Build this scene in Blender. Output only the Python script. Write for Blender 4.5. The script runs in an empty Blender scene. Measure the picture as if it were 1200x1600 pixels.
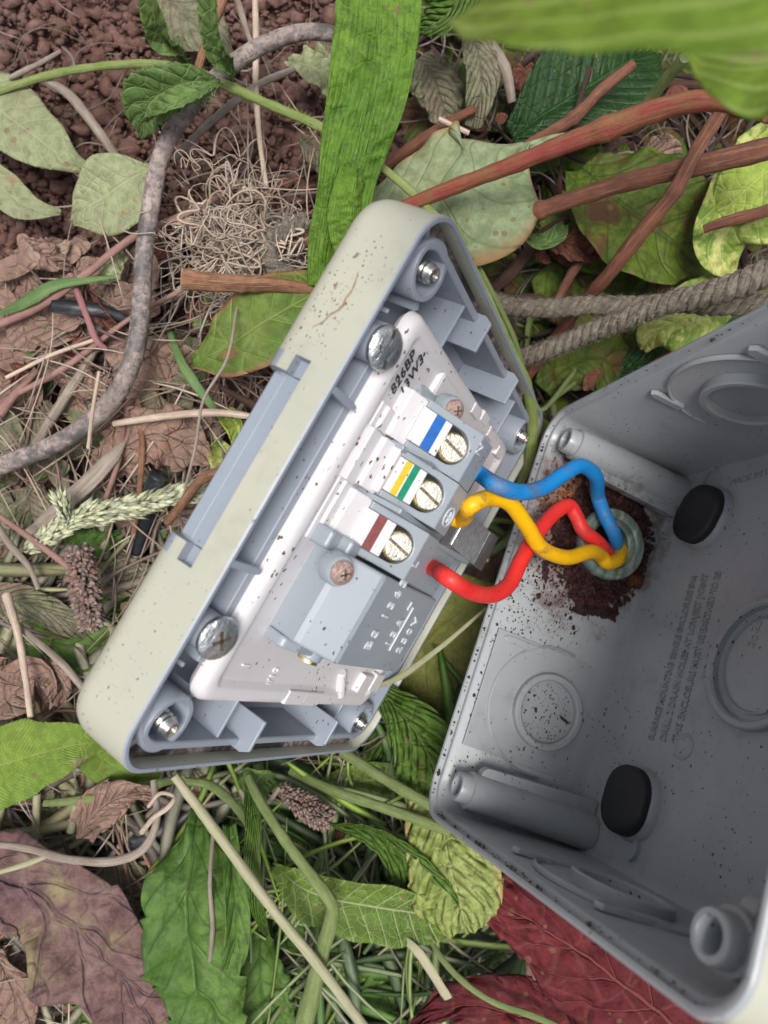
import bpy, bmesh, math, random
import numpy as np
from mathutils import Matrix, Vector
from mathutils.noise import noise as pnoise

random.seed(7)
rng = np.random.default_rng(11)
R = math.radians
# lengths below are written in screw spacings of the socket (about 8 cm); U turns them into metres
U = 0.08
H = 2.78            # height of the camera above the soil, in spacings
F = 1157.8          # focal length for a 1200 x 1600 frame
scene = bpy.context.scene
COL = scene.collection

# ------------------------------------------------------------------ camera, sky, sun, exposure
cam_d = bpy.data.cameras.new('camera')
cam = bpy.data.objects.new('camera', cam_d); COL.objects.link(cam)
cam.location = (0, 0, H * U)
cam.rotation_euler = (0, 0, 0)           # looking straight down at the ground
cam_d.sensor_fit = 'VERTICAL'; cam_d.sensor_height = 36.0
cam_d.lens = F / 1600 * 36.0
cam_d.clip_start = 0.005; cam_d.clip_end = 200
cam_d.dof.use_dof = True
cam_d.dof.focus_distance = 1.95 * U
cam_d.dof.aperture_fstop = 21
scene.camera = cam

world = bpy.data.worlds.new('World'); scene.world = world
world.use_nodes = True
nt = world.node_tree; nt.nodes.clear()
sky = nt.nodes.new('ShaderNodeTexSky'); sky.sky_type = 'NISHITA'; sky.sun_disc = False
sky.sun_elevation = R(87); sky.sun_rotation = R(135)
sky.air_density = 1.0; sky.dust_density = 4.0; sky.ozone_density = 1.0
bg = nt.nodes.new('ShaderNodeBackground'); bg.inputs['Strength'].default_value = 0.085
wo = nt.nodes.new('ShaderNodeOutputWorld')
hs_ = nt.nodes.new('ShaderNodeHueSaturation'); hs_.inputs['Saturation'].default_value = .36     # a thin white overcast
nt.links.new(sky.outputs[0], hs_.inputs['Color']); nt.links.new(hs_.outputs[0], bg.inputs[0]); nt.links.new(bg.outputs[0], wo.inputs[0])

sun_d = bpy.data.lights.new('sun', 'SUN'); sun_d.energy = 2.0; sun_d.angle = R(22)
sun_d.color = (1.0, 0.955, 0.90)
sun = bpy.data.objects.new('sun', sun_d); COL.objects.link(sun)
sun.rotation_euler = Vector((0.03, -0.03, 1.0)).to_track_quat('Z', 'Y').to_euler()

scene.view_settings.view_transform = 'Standard'
scene.view_settings.look = 'None'
scene.view_settings.exposure = 0.68
scene.view_settings.gamma = 1.0

# ------------------------------------------------------------------ positions
RC = Matrix(((0.36040179412632634, 0.49571235844720934, 0.7901770715937898),
             (-0.24927152602704555, 0.867479762545582, -0.4305143062499375),
             (-0.8988738805316238, -0.041810516098493844, 0.4362082388504218)))
TC = Vector((-0.0176796742952513, -0.07329661518942572, -1.9768511208517707))
RB = Matrix(((0.28512045765604643, 0.3349080787529338, -0.898077337099202),
             (0.129377694424511, 0.9149470937225249, 0.3822737603786116),
             (0.9497198201630693, -0.22518524479775537, 0.2175404990200489)))
TB = Vector((0.5198594177465851, -0.1989097325470683, -1.680720978018836))

def frame(Rm, t):
    return Matrix.Translation((t + Vector((0, 0, H))) * U) @ Rm.to_4x4()
MC = frame(RC, TC)       # the cover's own frame: x to its far side, y up its long side, z out of its open back
MBX = frame(RB, TB)      # the box's own frame: z out of its mouth

def at(px, py, z):
    """a point of the place in spacings, z measured from the camera's height"""
    return Vector(((px - 600) / F * -z, -(py - 800) / F * -z, z + H))

def onplane(Rm, t, px, py, val, ax=2):
    d = Vector(((px - 600) / F, -(py - 800) / F, -1))
    o = Rm.transposed() @ (-t); dl = Rm.transposed() @ d
    return o + dl * ((val - o[ax]) / dl[ax])
def oc(px, py, v, ax=2): return onplane(RC, TC, px, py, v, ax)
def ob(px, py, v, ax=2): return onplane(RB, TB, px, py, v, ax)
def c2w(l): return RC @ Vector(l) + TC + Vector((0, 0, H))
def b2w(l): return RB @ Vector(l) + TB + Vector((0, 0, H))

# ------------------------------------------------------------------ mesh helpers (verts in spacings)
class MB:
    def __init__(s): s.v = []; s.f = []; s.m = []; s.uv = None
    def add(s, vs, fs, mi=0):
        b = len(s.v); s.v += [tuple(v) for v in vs]
        s.f += [tuple(b + i for i in f) for f in fs]; s.m += [mi] * len(fs)
        if s.uv is not None: s.uv += [(0, 0)] * len(vs)
    def box(s, a, b, mi=0, M=None):
        x0, y0, z0 = a; x1, y1, z1 = b
        vs = [Vector(p) for p in ((x0,y0,z0),(x1,y0,z0),(x1,y1,z0),(x0,y1,z0),(x0,y0,z1),(x1,y0,z1),(x1,y1,z1),(x0,y1,z1))]
        if M: vs = [M @ v for v in vs]
        s.add(vs, [(3,2,1,0),(4,5,6,7),(0,1,5,4),(1,2,6,5),(2,3,7,6),(3,0,4,7)], mi); return s
    def rings(s, rr, mi=0, cap0=False, cap1=False, closed=True):
        n = len(rr[0]); vs = [p for r in rr for p in r]; fs = []
        for i in range(len(rr) - 1):
            for j in range(n if closed else n - 1):
                k = (j + 1) % n
                fs.append((i*n+j, i*n+k, (i+1)*n+k, (i+1)*n+j))
        if cap0: fs.append(tuple(range(n))[::-1])
        if cap1: fs.append(tuple((len(rr)-1)*n + j for j in range(n)))
        s.add(vs, fs, mi); return s
    def lathe(s, prof, M=Matrix(), seg=32, mi=0, cap0=True, cap1=True):
        """prof: (radius, height) along local z"""
        rr = [[M @ Vector((r*math.cos(2*math.pi*j/seg), r*math.sin(2*math.pi*j/seg), h)) for j in range(seg)] for r, h in prof]
        return s.rings(rr, mi, cap0, cap1)
    def tube(s, path, rad, seg=10, mi=0, cap=True, flat=1.0, jit=0.0):
        path = [Vector(p) for p in path]; n = len(path); rr = []
        up = None; ln = 0.0; uv = []; seed = random.random()*9
        for i, p in enumerate(path):
            if i: ln += (p - path[i-1]).length
            uv += [(seed + ln, j/seg) for j in range(seg)]
            t = (path[min(i+1, n-1)] - path[max(i-1, 0)])
            t = t.normalized() if t.length > 1e-9 else Vector((1,0,0))
            if up is None:
                a = Vector((0,0,1)) if abs(t.z) < .9 else Vector((1,0,0))
                up = (a - t*a.dot(t)).normalized()
            else:
                up = up - t*up.dot(t)
                up = up.normalized() if up.length > 1e-6 else t.orthogonal().normalized()
            sd = t.cross(up)
            r = rad[i] if hasattr(rad, '__len__') else rad
            rr.append([p + (sd*math.cos(2*math.pi*j/seg - 1.57) + up*math.sin(2*math.pi*j/seg - 1.57)*flat) * r * (1 + (random.uniform(-jit, jit) if jit else 0)) for j in range(seg)])
        if s.uv is None: s.uv = [(0, 0)] * len(s.v)
        s.rings(rr, mi, cap, cap); s.uv[-len(uv):] = uv
        return s
    def prism(s, poly, y0, y1, M=None, mi=0):
        """poly: (x, z) outline swept along y"""
        n = len(poly)
        vs = [Vector((x, y0, z)) for x, z in poly] + [Vector((x, y1, z)) for x, z in poly]
        if M: vs = [M @ v for v in vs]
        fs = [tuple(range(n)), tuple(range(2*n-1, n-1, -1))] + [(j, n+j, n+(j+1)%n, (j+1)%n) for j in range(n)]
        s.add(vs, fs, mi); return s
    def extr(s, poly, z0, z1, M=None, mi=0):
        """poly: (x, y) outline swept along z"""
        n = len(poly)
        vs = [Vector((x, y, z0)) for x, y in poly] + [Vector((x, y, z1)) for x, y in poly]
        if M: vs = [M @ v for v in vs]
        fs = [tuple(range(n))[::-1], tuple(range(n, 2*n))] + [(j, (j+1)%n, n+(j+1)%n, n+j) for j in range(n)]
        s.add(vs, fs, mi); return s
    def build(s, name, mats, parent=None, smooth=None, bevel=0, origin=None, bseg=2, flipfix=True):
        me = bpy.data.meshes.new(name)
        v = np.array(s.v, float)
        o = np.zeros(3) if parent is not None else (v.mean(0) if origin is None else np.array(origin))
        if parent is None and origin is None: o[2] = v[:, 2].min()
        me.from_pydata(((v - o) * U).tolist(), [], s.f)
        if not isinstance(mats, (list, tuple)): mats = [mats]
        for m in mats: me.materials.append(m)
        me.polygons.foreach_set('material_index', s.m)
        if flipfix:
            bm = bmesh.new(); bm.from_mesh(me); bmesh.ops.recalc_face_normals(bm, faces=bm.faces); bm.to_mesh(me); bm.free()
        if s.uv is not None:
            uvl = me.uv_layers.new(name='UV')
            idx = np.zeros(len(me.loops), dtype=np.int32); me.loops.foreach_get('vertex_index', idx)
            uvl.data.foreach_set('uv', np.array(s.uv, float)[idx].ravel())
        me.update()
        ob_ = bpy.data.objects.new(name, me); COL.objects.link(ob_)
        ob_.location = o * U
        if parent is not None: ob_.parent = parent
        if bevel:
            b = ob_.modifiers.new('bevel', 'BEVEL'); b.width = bevel * U; b.segments = bseg; b.limit_method = 'ANGLE'; b.angle_limit = R(32)
            b.harden_normals = False
        if smooth is not None:
            me.polygons.foreach_set('use_smooth', [True]*len(me.polygons))
            if smooth < 179:
                try:
                    me.set_sharp_from_angle(angle=R(smooth))
                except Exception: pass
        return ob_

def tag(o, label=None, cat=None, group=None, kind=None):
    for k, v in (('label', label), ('category', cat), ('group', group), ('kind', kind)):
        if v: o[k] = v
    return o
def empty(name, M=None, loc=None):
    o = bpy.data.objects.new(name, None); COL.objects.link(o); o.empty_display_size = .01
    if M is not None: o.matrix_world = M
    if loc is not None: o.location = Vector(loc) * U
    return o
def circ(r, n=32, cx=0, cy=0, a0=0, a1=2*math.pi, full=True):
    m = n if full else n + 1
    return [(cx + r*math.cos(a0+(a1-a0)*i/n), cy + r*math.sin(a0+(a1-a0)*i/n)) for i in range(m)]
def rrect(hx, hy, r, n=8, cx=0, cy=0):
    out = []
    for qx, qy, a in ((1,1,0),(-1,1,90),(-1,-1,180),(1,-1,270)):
        for i in range(n+1):
            t = R(a + 90*i/n)
            out.append((cx + qx*(hx-r) + r*math.cos(t), cy + qy*(hy-r) + r*math.sin(t)))
    return out
def smooth_path(pts, n=8):
    P = [Vector(p) for p in pts]; P = [P[0]*2-P[1]] + P + [P[-1]*2-P[-2]]; out = []
    for i in range(1, len(P)-2):
        for k in range(n):
            t = k/n; a, b, c, d = P[i-1], P[i], P[i+1], P[i+2]
            out.append(((b*2) + (c-a)*t + (a*2-b*5+c*4-d)*t*t + (b*3-a-c*3+d)*t*t*t) * .5)
    out.append(P[-2]); return out

# ------------------------------------------------------------------ materials
class NT:
    def __init__(s, name):
        s.mat = bpy.data.materials.new(name); s.mat.use_nodes = True
        s.t = s.mat.node_tree; s.n = s.t.nodes; s.n.clear()
        s.out = s.n.new('ShaderNodeOutputMaterial')
        s.b = s.n.new('ShaderNodeBsdfPrincipled'); s.l(s.b.outputs[0], s.out.inputs[0])
        s.tc = s.n.new('ShaderNodeTexCoord')
    def l(s, a, b): s.t.links.new(a, b)
    def _in(s, sock, v):
        if isinstance(v, bpy.types.NodeSocket): s.l(v, sock)
        elif isinstance(v, (tuple, list)) and len(v) == 3 and sock.type == 'RGBA': sock.default_value = (*v, 1)
        else: sock.default_value = v
    def noise(s, scale, detail=4, rough=.55, vec=None, dist=0, out=0):
        n = s.n.new('ShaderNodeTexNoise'); n.inputs['Scale'].default_value = scale; n.inputs['Detail'].default_value = detail
        n.inputs['Roughness'].default_value = rough; n.inputs['Distortion'].default_value = dist
        s.l(vec if vec is not None else s.tc.outputs['Object'], n.inputs['Vector']); return n.outputs[out]
    def voro(s, scale, feat='F1', vec=None, rnd=1, out='Distance'):
        n = s.n.new('ShaderNodeTexVoronoi'); n.feature = feat; n.inputs['Scale'].default_value = scale
        n.inputs['Randomness'].default_value = rnd
        s.l(vec if vec is not None else s.tc.outputs['Object'], n.inputs['Vector']); return n.outputs[out]
    def math(s, op, a, b=0.5, c=0.5, clamp=False):
        n = s.n.new('ShaderNodeMath'); n.operation = op; n.use_clamp = clamp
        for i, v in enumerate((a, b, c)):
            if i < len(n.inputs): s._in(n.inputs[i], v)
        return n.outputs[0]
    def ramp(s, v, a, b, lo=0, hi=1, smooth=True):
        n = s.n.new('ShaderNodeMapRange'); n.interpolation_type = 'SMOOTHSTEP' if smooth else 'LINEAR'
        s._in(n.inputs[0], v); n.inputs[1].default_value = a; n.inputs[2].default_value = b
        n.inputs[3].default_value = lo; n.inputs[4].default_value = hi; return n.outputs[0]
    def mix(s, f, a, b, mode='MIX'):
        n = s.n.new('ShaderNodeMix'); n.data_type = 'RGBA'; n.blend_type = mode
        s._in(n.inputs[0], f); s._in(n.inputs[6], a); s._in(n.inputs[7], b); return n.outputs[2]
    def sep(s, v):
        n = s.n.new('ShaderNodeSeparateXYZ'); s.l(v, n.inputs[0]); return n.outputs
    def comb(s, x, y, z=0.0):
        n = s.n.new('ShaderNodeCombineXYZ'); s._in(n.inputs[0], x); s._in(n.inputs[1], y); s._in(n.inputs[2], z); return n.outputs[0]
    def mapping(s, scale=(1,1,1), loc=(0,0,0), rot=(0,0,0), vec=None):
        n = s.n.new('ShaderNodeMapping'); n.inputs['Scale'].default_value = scale; n.inputs['Location'].default_value = loc; n.inputs['Rotation'].default_value = rot
        s.l(vec if vec is not None else s.tc.outputs['Object'], n.inputs[0]); return n.outputs[0]
    def bump(s, h, strength=.3, dist=.0004, prev=None):
        n = s.n.new('ShaderNodeBump'); n.inputs['Strength'].default_value = strength; n.inputs['Distance'].default_value = dist
        s._in(n.inputs['Height'], h)
        if prev is not None: s.l(prev, n.inputs['Normal'])
        s.l(n.outputs[0], s.b.inputs['Normal']); return n.outputs[0]
    def done(s, color, rough=.5, metal=0, spec=.5, trans=0, tcol=None):
        s._in(s.b.inputs['Base Color'], color); s._in(s.b.inputs['Roughness'], rough); s._in(s.b.inputs['Metallic'], metal)
        s.b.inputs['Specular IOR Level'].default_value = spec
        if trans:
            tr = s.n.new('ShaderNodeBsdfTranslucent'); s._in(tr.inputs[0], tcol if tcol is not None else color)
            mx = s.n.new('ShaderNodeMixShader'); mx.inputs[0].default_value = trans
            s.l(s.b.outputs[0], mx.inputs[1]); s.l(tr.outputs[0], mx.inputs[2]); s.l(mx.outputs[0], s.out.inputs[0])
        return s.mat

def plastic(name, col, dirt=(.07,.045,.03), specks=.5, film=.25, rough=.38, speck_scale=950, bump=.12, col2=None):
    m = NT(name)
    big = m.noise(35, 5, .6); fine = m.noise(420, 3, .6)
    c = m.mix(m.ramp(big, .35, .75), col, col2 or tuple(x*.86 for x in col))
    c = m.mix(m.math('MULTIPLY', m.ramp(m.noise(95, 6, .7), .5, .8), film), c, tuple(.5*a+.5*b for a, b in zip(col, dirt)))
    # small crumbs of soil stuck on the plastic, denser in some places
    nv_ = m.n.new('ShaderNodeVectorMath'); nv_.operation = 'MULTIPLY_ADD'
    m.l(m.noise(1500, 3, .6, out=1), nv_.inputs[0]); nv_.inputs[1].default_value = (.0011, .0011, .0011); m.l(m.tc.outputs['Object'], nv_.inputs[2])
    svec = m.mapping((1, .55, 1), rot=(.3, .5, .7), vec=nv_.outputs[0])
    cells = m.voro(speck_scale, 'F1', vec=svec)
    dens = m.ramp(m.noise(60, 3, .6), .38, .70, .08, .30)
    dens = m.math('MULTIPLY', dens, specks)
    sel = m.voro(speck_scale, 'F1', vec=svec, out='Color')
    pick = m.math('GREATER_THAN', m.sep(sel)[0], .45)
    mask = m.math('MULTIPLY', m.math('LESS_THAN', cells, dens), pick)
    c = m.mix(mask, c, dirt)
    # scuffs
    sc = m.noise(700, 2, .5, vec=m.mapping((.12, 1, 1), rot=(.2, .1, .9)))
    m.bump(m.math('ADD', m.math('MULTIPLY', fine, .5), m.math('ADD', m.math('MULTIPLY', sc, .3), m.math('MULTIPLY', mask, 2.0))), bump, .00015)
    return m.done(c, m.ramp(m.math('ADD', big, m.math('MULTIPLY', mask, .6)), .3, 1.1, rough, rough+.3))
M_ = {}
M_['band'] = plastic('weathered_cream_plastic', (.45,.45,.365), specks=.5, film=.42, rough=.42, col2=(.40,.41,.345))
M_['grey'] = plastic('blue_grey_plastic', (.28,.318,.375), specks=.6, film=.18, rough=.30, col2=(.25,.288,.345))
M_['greybox'] = plastic('grey_box_plastic', (.335,.36,.38), specks=.75, film=.6, rough=.28, col2=(.285,.305,.32), speck_scale=900)
def add_stain(mat):
    t = mat.node_tree; b = next(n for n in t.nodes if n.type == 'BSDF_PRINCIPLED'); src = b.inputs['Base Color'].links[0].from_socket
    m = NT.__new__(NT); m.mat = mat; m.t = t; m.n = t.nodes; m.b = b; m.tc = next(n for n in t.nodes if n.type == 'TEX_COORD')
    def dist(c, sc):
        x, y, z = m.sep(m.tc.outputs['Object'])
        q = [m.math('POWER', m.math('ABSOLUTE', m.math('MULTIPLY', m.math('SUBTRACT', a, k*U), 1/(s_*U))), 2) for a, k, s_ in zip((x, y, z), c, sc)]
        return m.math('SQRT', m.math('ADD', q[0], m.math('ADD', q[1], q[2])))
    nz = m.noise(170, 8, .78); n2 = m.noise(60, 5, .7)
    d1 = m.math('ADD', dist((-.575, .32, -.20), (.10, .28, .24)), m.math('MULTIPLY', m.math('SUBTRACT', nz, .5), 2.6))
    c = m.mix(m.ramp(d1, .55, 1.25, .85, 0), src, m.mix(m.ramp(nz, .42, .62), (.10, .045, .03), (.26, .15, .11)))
    d2 = m.math('ADD', dist((-.575, .36, -.10), (.10, .14, .09)), m.math('MULTIPLY', m.math('SUBTRACT', n2, .5), 3.0))
    c = m.mix(m.ramp(d2, .4, 1.1, .8, 0), c, (.34, .13, .045))
    m.l(c, b.inputs['Base Color'])
add_stain(M_['greybox'])
M_['white'] = plastic('white_moulded_plastic', (.66,.64,.66), specks=.95, film=.12, rough=.36, speck_scale=950, col2=(.62,.60,.62))
M_['term'] = plastic('pale_grey_terminal_plastic', (.30,.34,.38), specks=.8, film=.10, rough=.32, col2=(.275,.315,.355))
M_['label'] = plastic('white_label_plastic', (.68,.67,.68), specks=.8, film=.03, rough=.3)
M_['rubber'] = plastic('black_rubber', (.012,.013,.016), dirt=(.1,.08,.07), specks=.4, film=.2, rough=.5)

def flat(name, col, rough=.45, metal=0, n=.15, scale=300, bump=.1):
    m = NT(name); ns = m.noise(scale, 4, .6)
    c = m.mix(m.ramp(ns, .3, .7), col, tuple(x*(1-n) for x in col))
    m.bump(ns, bump, .0002); return m.done(c, rough, metal)
M_['dark'] = flat('painted_hollow_shade', (.006,.006,.007), .7)  # near-black colour stands in for shade inside the terminals and the bore
for k, c in dict(blue=(.012,.13,.48), green=(.0,.24,.13), yellow=(.75,.50,.02), brown=(.23,.06,.06)).items():
    M_['s_'+k] = flat(k+'_stripe_print', c, .4, n=.25, scale=900)

def wire_mat(name, col, dirt):
    m = NT(name); a = m.noise(140, 6, .7); b = m.noise(900, 3, .6)
    c = m.mix(m.ramp(m.noise(60, 3), .4, .7), col, tuple(x*.88 for x in col))
    c = m.mix(m.math('MULTIPLY', m.ramp(a, .52, .66), .75), c, dirt)
    c = m.mix(m.math('MULTIPLY', m.ramp(b, .64, .70), .5), c, tuple(x*.3 for x in dirt))
    m.bump(m.math('ADD', a, m.math('MULTIPLY', b, .4)), .5, .0005); return m.done(c, m.ramp(a, .4, .7, .38, .7))
M_['w_blue'] = wire_mat('blue_pvc', (.012,.25,.66), (.12,.13,.16))
M_['w_yellow'] = wire_mat('yellow_pvc', (.88,.47,.003), (.30,.17,.03))
M_['w_red'] = wire_mat('red_pvc', (.83,.035,.03), (.42,.05,.04))

def metal_mat(name, col, rust=(.30,.10,.04), amount=.5, scale=500, rough=.28, bump=.6):
    m = NT(name); a = m.noise(scale, 6, .7); b = m.noise(scale*2.4, 4, .7, vec=m.mapping((1, .25, 1), rot=(0, 0, .7)))
    rmask = m.math('MULTIPLY', m.ramp(a, .60 - .14*amount, .66), min(1, amount*1.6))
    c = m.mix(m.ramp(b, .4, .7), col, tuple(x*.45 for x in col))
    c = m.mix(rmask, c, rust)
    m.bump(m.math('ADD', a, b), bump, .0003)
    return m.done(c, m.math('ADD', m.ramp(b, .3, .8, rough, rough+.25), m.math('MULTIPLY', rmask, .3)), m.math('SUBTRACT', 1, m.math('MULTIPLY', rmask, .8)))
M_['zinc'] = metal_mat('zinc_plated_steel', (.80,.84,.86), amount=.01, scale=420, rough=.24, bump=1.0)
M_['steel'] = metal_mat('bright_steel', (.72,.70,.66), amount=.1, rough=.2, bump=.3)
M_['nickel'] = metal_mat('scratched_nickel', (.86,.82,.72), rust=(.45,.2,.1), amount=.12, scale=1300, rough=.30, bump=.7)
M_['brass'] = metal_mat('tarnished_brass', (.70,.58,.30), amount=.1, rough=.3)
M_['copper'] = metal_mat('rusted_copper_screw', (.80,.62,.55), rust=(.42,.12,.05), amount=.8, scale=1800, rough=.35, bump=1.0)

def patina():
    m = NT('green_bronze_patina'); a = m.noise(160, 6, .7); b = m.noise(120, 5, .6, vec=m.mapping((1, 1, 5)))
    c = m.mix(m.ramp(b, .35, .7), (.14,.205,.175), (.36,.42,.36)); c = m.mix(m.ramp(a, .55, .75), c, (.14,.10,.06))
    m.bump(m.math('ADD', a, b), .5, .0004); return m.done(c, .5, .35)
M_['bush'] = patina()
def rustm():
    m = NT('wet_rust_crumbs'); a = m.noise(380, 7, .75); b = m.noise(90, 4, .6)
    c = m.mix(m.ramp(a, .4, .7), (.026,.010,.010), (.095,.026,.020)); c = m.mix(m.ramp(b, .56, .72), c, (.36,.12,.035))
    m.bump(a, 1.0, .0012); return m.done(c, m.ramp(a, .4, .7, .25, .7))
M_['rust'] = rustm()
M_['rust_flake'] = flat('orange_rust', (.30,.10,.035), .85, n=.5)
M_['ink'] = flat('black_ink', (.02,.02,.03), .6)
M_['emboss_w'] = flat('raised_pale_plastic', (.80,.79,.81), .35)
M_['emboss_t'] = flat('raised_grey_plastic', (.62,.67,.72), .25)
M_['emboss_b'] = flat('raised_box_plastic', (.33,.355,.37), .25)
M_['dullzinc'] = flat('dull_zinc_strap', (.50,.53,.56), .32, .55, n=.35, scale=700, bump=.6)
M_['emboss_mid'] = flat('raised_mid_grey_plastic', (.42,.47,.53), .3)

def gasket():
    m = NT('soil_filled_gasket'); a = m.noise(600, 5, .7); b = m.noise(70, 3, .6)
    c = m.mix(m.ramp(a, .4, .65), (.10,.08,.075), (.36,.30,.29)); c = m.mix(m.ramp(b, .42, .60), c, (.025,.024,.02))
    m.bump(a, 1, .0006); return m.done(c, .85)
M_['gasket'] = gasket()

def soil_mat():
    m = NT('red_brown_soil'); a = m.noise(55, 8, .7); b = m.noise(330, 6, .75); v = m.voro(230)
    c = m.mix(m.ramp(a, .3, .72), (.15,.072,.056), (.29,.172,.14))
    c = m.mix(m.ramp(b, .4, .68), m.mix(.5, c, (.055,.026,.02)), c)
    c = m.mix(m.math('MULTIPLY', m.ramp(m.noise(900, 3, .7), .62, .72), .6), c, (.34,.26,.22))
    m.bump(m.math('ADD', b, m.math('MULTIPLY', v, -.6)), .9, .0012); return m.done(c, m.ramp(b, .3, .7, .55, .9), spec=.4)
M_['soil'] = soil_mat()

def cable_mat(mud=.55):
    m = NT('muddy_black_rubber_cable'); a = m.noise(75, 7, .72); b = m.noise(700, 4, .7); s_ = m.noise(300, 4, .7, vec=m.mapping((1,1,1)))
    mask = m.ramp(a, .36, .54)
    mask = m.math('MULTIPLY', mask, m.ramp(b, .36, .52, .25, 1))
    c = m.mix(mask, (.085,.078,.078), m.mix(m.ramp(s_, .4, .7), (.27,.215,.195), (.38,.315,.29)))
    m.bump(m.math('ADD', m.math('MULTIPLY', mask, .8), m.math('MULTIPLY', b, .4)), .4, .0004); return m.done(c, m.ramp(mask, 0, 1, .42, .9))
M_['cable'] = cable_mat()
m = NT('split_black_rubber'); b = m.noise(120, 5, .7, vec=m.mapping((.3,1,1))); m.bump(b, .8, .0006)
M_['blackcable'] = m.done(m.mix(m.ramp(b, .5, .75), (.012,.014,.018), (.12,.13,.15)), .45)

def stem_mat(name, c1, c2, c3, rough=.45, sc=60, st=.7, streak=1.6, isl=False):
    m = NT(name); uvn = m.n.new('ShaderNodeUVMap'); uvn.uv_map = 'UV'; u, v, _ = m.sep(uvn.outputs[0])
    an = m.math('MULTIPLY', v, 6.28318)
    vec = m.comb(m.math('MULTIPLY', u, streak), m.math('COSINE', an), m.math('SINE', an))
    s_ = m.noise(2.6, 7, .72, vec=vec); s2 = m.noise(6.5, 6, .7, vec=vec)
    a = m.noise(sc*3, 6, .7); b = m.noise(1500, 5, .75)
    geo = m.n.new('ShaderNodeNewGeometry'); ri = geo.outputs['Random Per Island']
    c = m.mix(m.ramp(m.math('ADD', m.math('MULTIPLY', a, .5), m.math('MULTIPLY', s_, .5)), .40, .60), c1, c2)
    c = m.mix(m.math('MULTIPLY', m.ramp(s2, .52, .66), .75), c, c3)
    c = m.mix(m.math('MULTIPLY', m.ramp(b, .55, .72), .45), c, tuple(x*.45 for x in c1))
    if isl:
        hv = m.n.new('ShaderNodeHueSaturation'); m.l(c, hv.inputs['Color']); m.l(m.ramp(ri, 0, 1, .45, 1.25, False), hv.inputs['Value'])
        m.l(m.ramp(m.math('FRACT', m.math('MULTIPLY', ri, 7.3)), 0, 1, .6, 1.15, False), hv.inputs['Saturation']); c = hv.outputs[0]
    m.bump(m.math('ADD', m.math('ADD', s_, s2), m.math('MULTIPLY', b, .6)), st, .0007); return m.done(c, m.ramp(s2, .3, .7, rough-.05, rough+.2))
M_['redstem'] = stem_mat('red_glossy_stem', (.30,.050,.040), (.26,.13,.05), (.13,.03,.022), .35)
M_['brownstem'] = stem_mat('brown_bark_stem', (.22,.082,.045), (.12,.042,.026), (.34,.19,.12), .5)
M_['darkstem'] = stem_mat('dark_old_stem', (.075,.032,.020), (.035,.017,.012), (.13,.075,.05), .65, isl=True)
M_['twig'] = stem_mat('peeling_cut_twig', (.40,.20,.11), (.20,.09,.05), (.56,.38,.26), .7, 90, .9)
M_['greenstem'] = stem_mat('light_green_stem', (.21,.29,.07), (.30,.36,.13), (.16,.20,.05), .45)
M_['midstem'] = stem_mat('mid_green_stem', (.12,.19,.04), (.20,.26,.075), (.30,.32,.14), .45, isl=True)
M_['straw'] = stem_mat('dry_straw', (.56,.44,.33), (.40,.29,.215), (.70,.60,.48), .7, 40, .4, isl=True)
M_['pinkstraw'] = stem_mat('pinkish_dead_stalk', (.30,.155,.125), (.22,.105,.085), (.42,.28,.23), .7, 40, .4, isl=True)
M_['greystraw'] = stem_mat('faded_grey_stalk', (.33,.27,.22), (.20,.155,.12), (.42,.36,.30), .8, 40, .5, isl=True)
M_['grass'] = stem_mat('green_grass_blade', (.045,.115,.02), (.10,.19,.04), (.18,.25,.08), .45, 40, .3, isl=True)
M_['freshgrass'] = stem_mat('fresh_grass_blade', (.16,.27,.04), (.24,.34,.07), (.33,.40,.14), .4, 40, .3, isl=True)
M_['drygrass'] = stem_mat('striped_fading_grass', (.30,.32,.17), (.38,.33,.22), (.20,.20,.10), .6, 40, .4, isl=True)
M_['seed'] = stem_mat('pale_green_seed', (.55,.56,.36), (.42,.47,.27), (.66,.62,.47), .6, 300, .5, isl=True)
M_['brownseed'] = stem_mat('brown_seed_head', (.30,.20,.165), (.19,.115,.09), (.50,.38,.30), .8, 300, .8, isl=True)
M_['rope'] = stem_mat('grey_natural_rope', (.36,.32,.255), (.15,.12,.09), (.56,.50,.42), .9, 200, 1.0, streak=6)
M_['pinkstem'] = stem_mat('pink_stem', (.42,.19,.20), (.33,.14,.14), (.5,.3,.27), .6)

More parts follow.
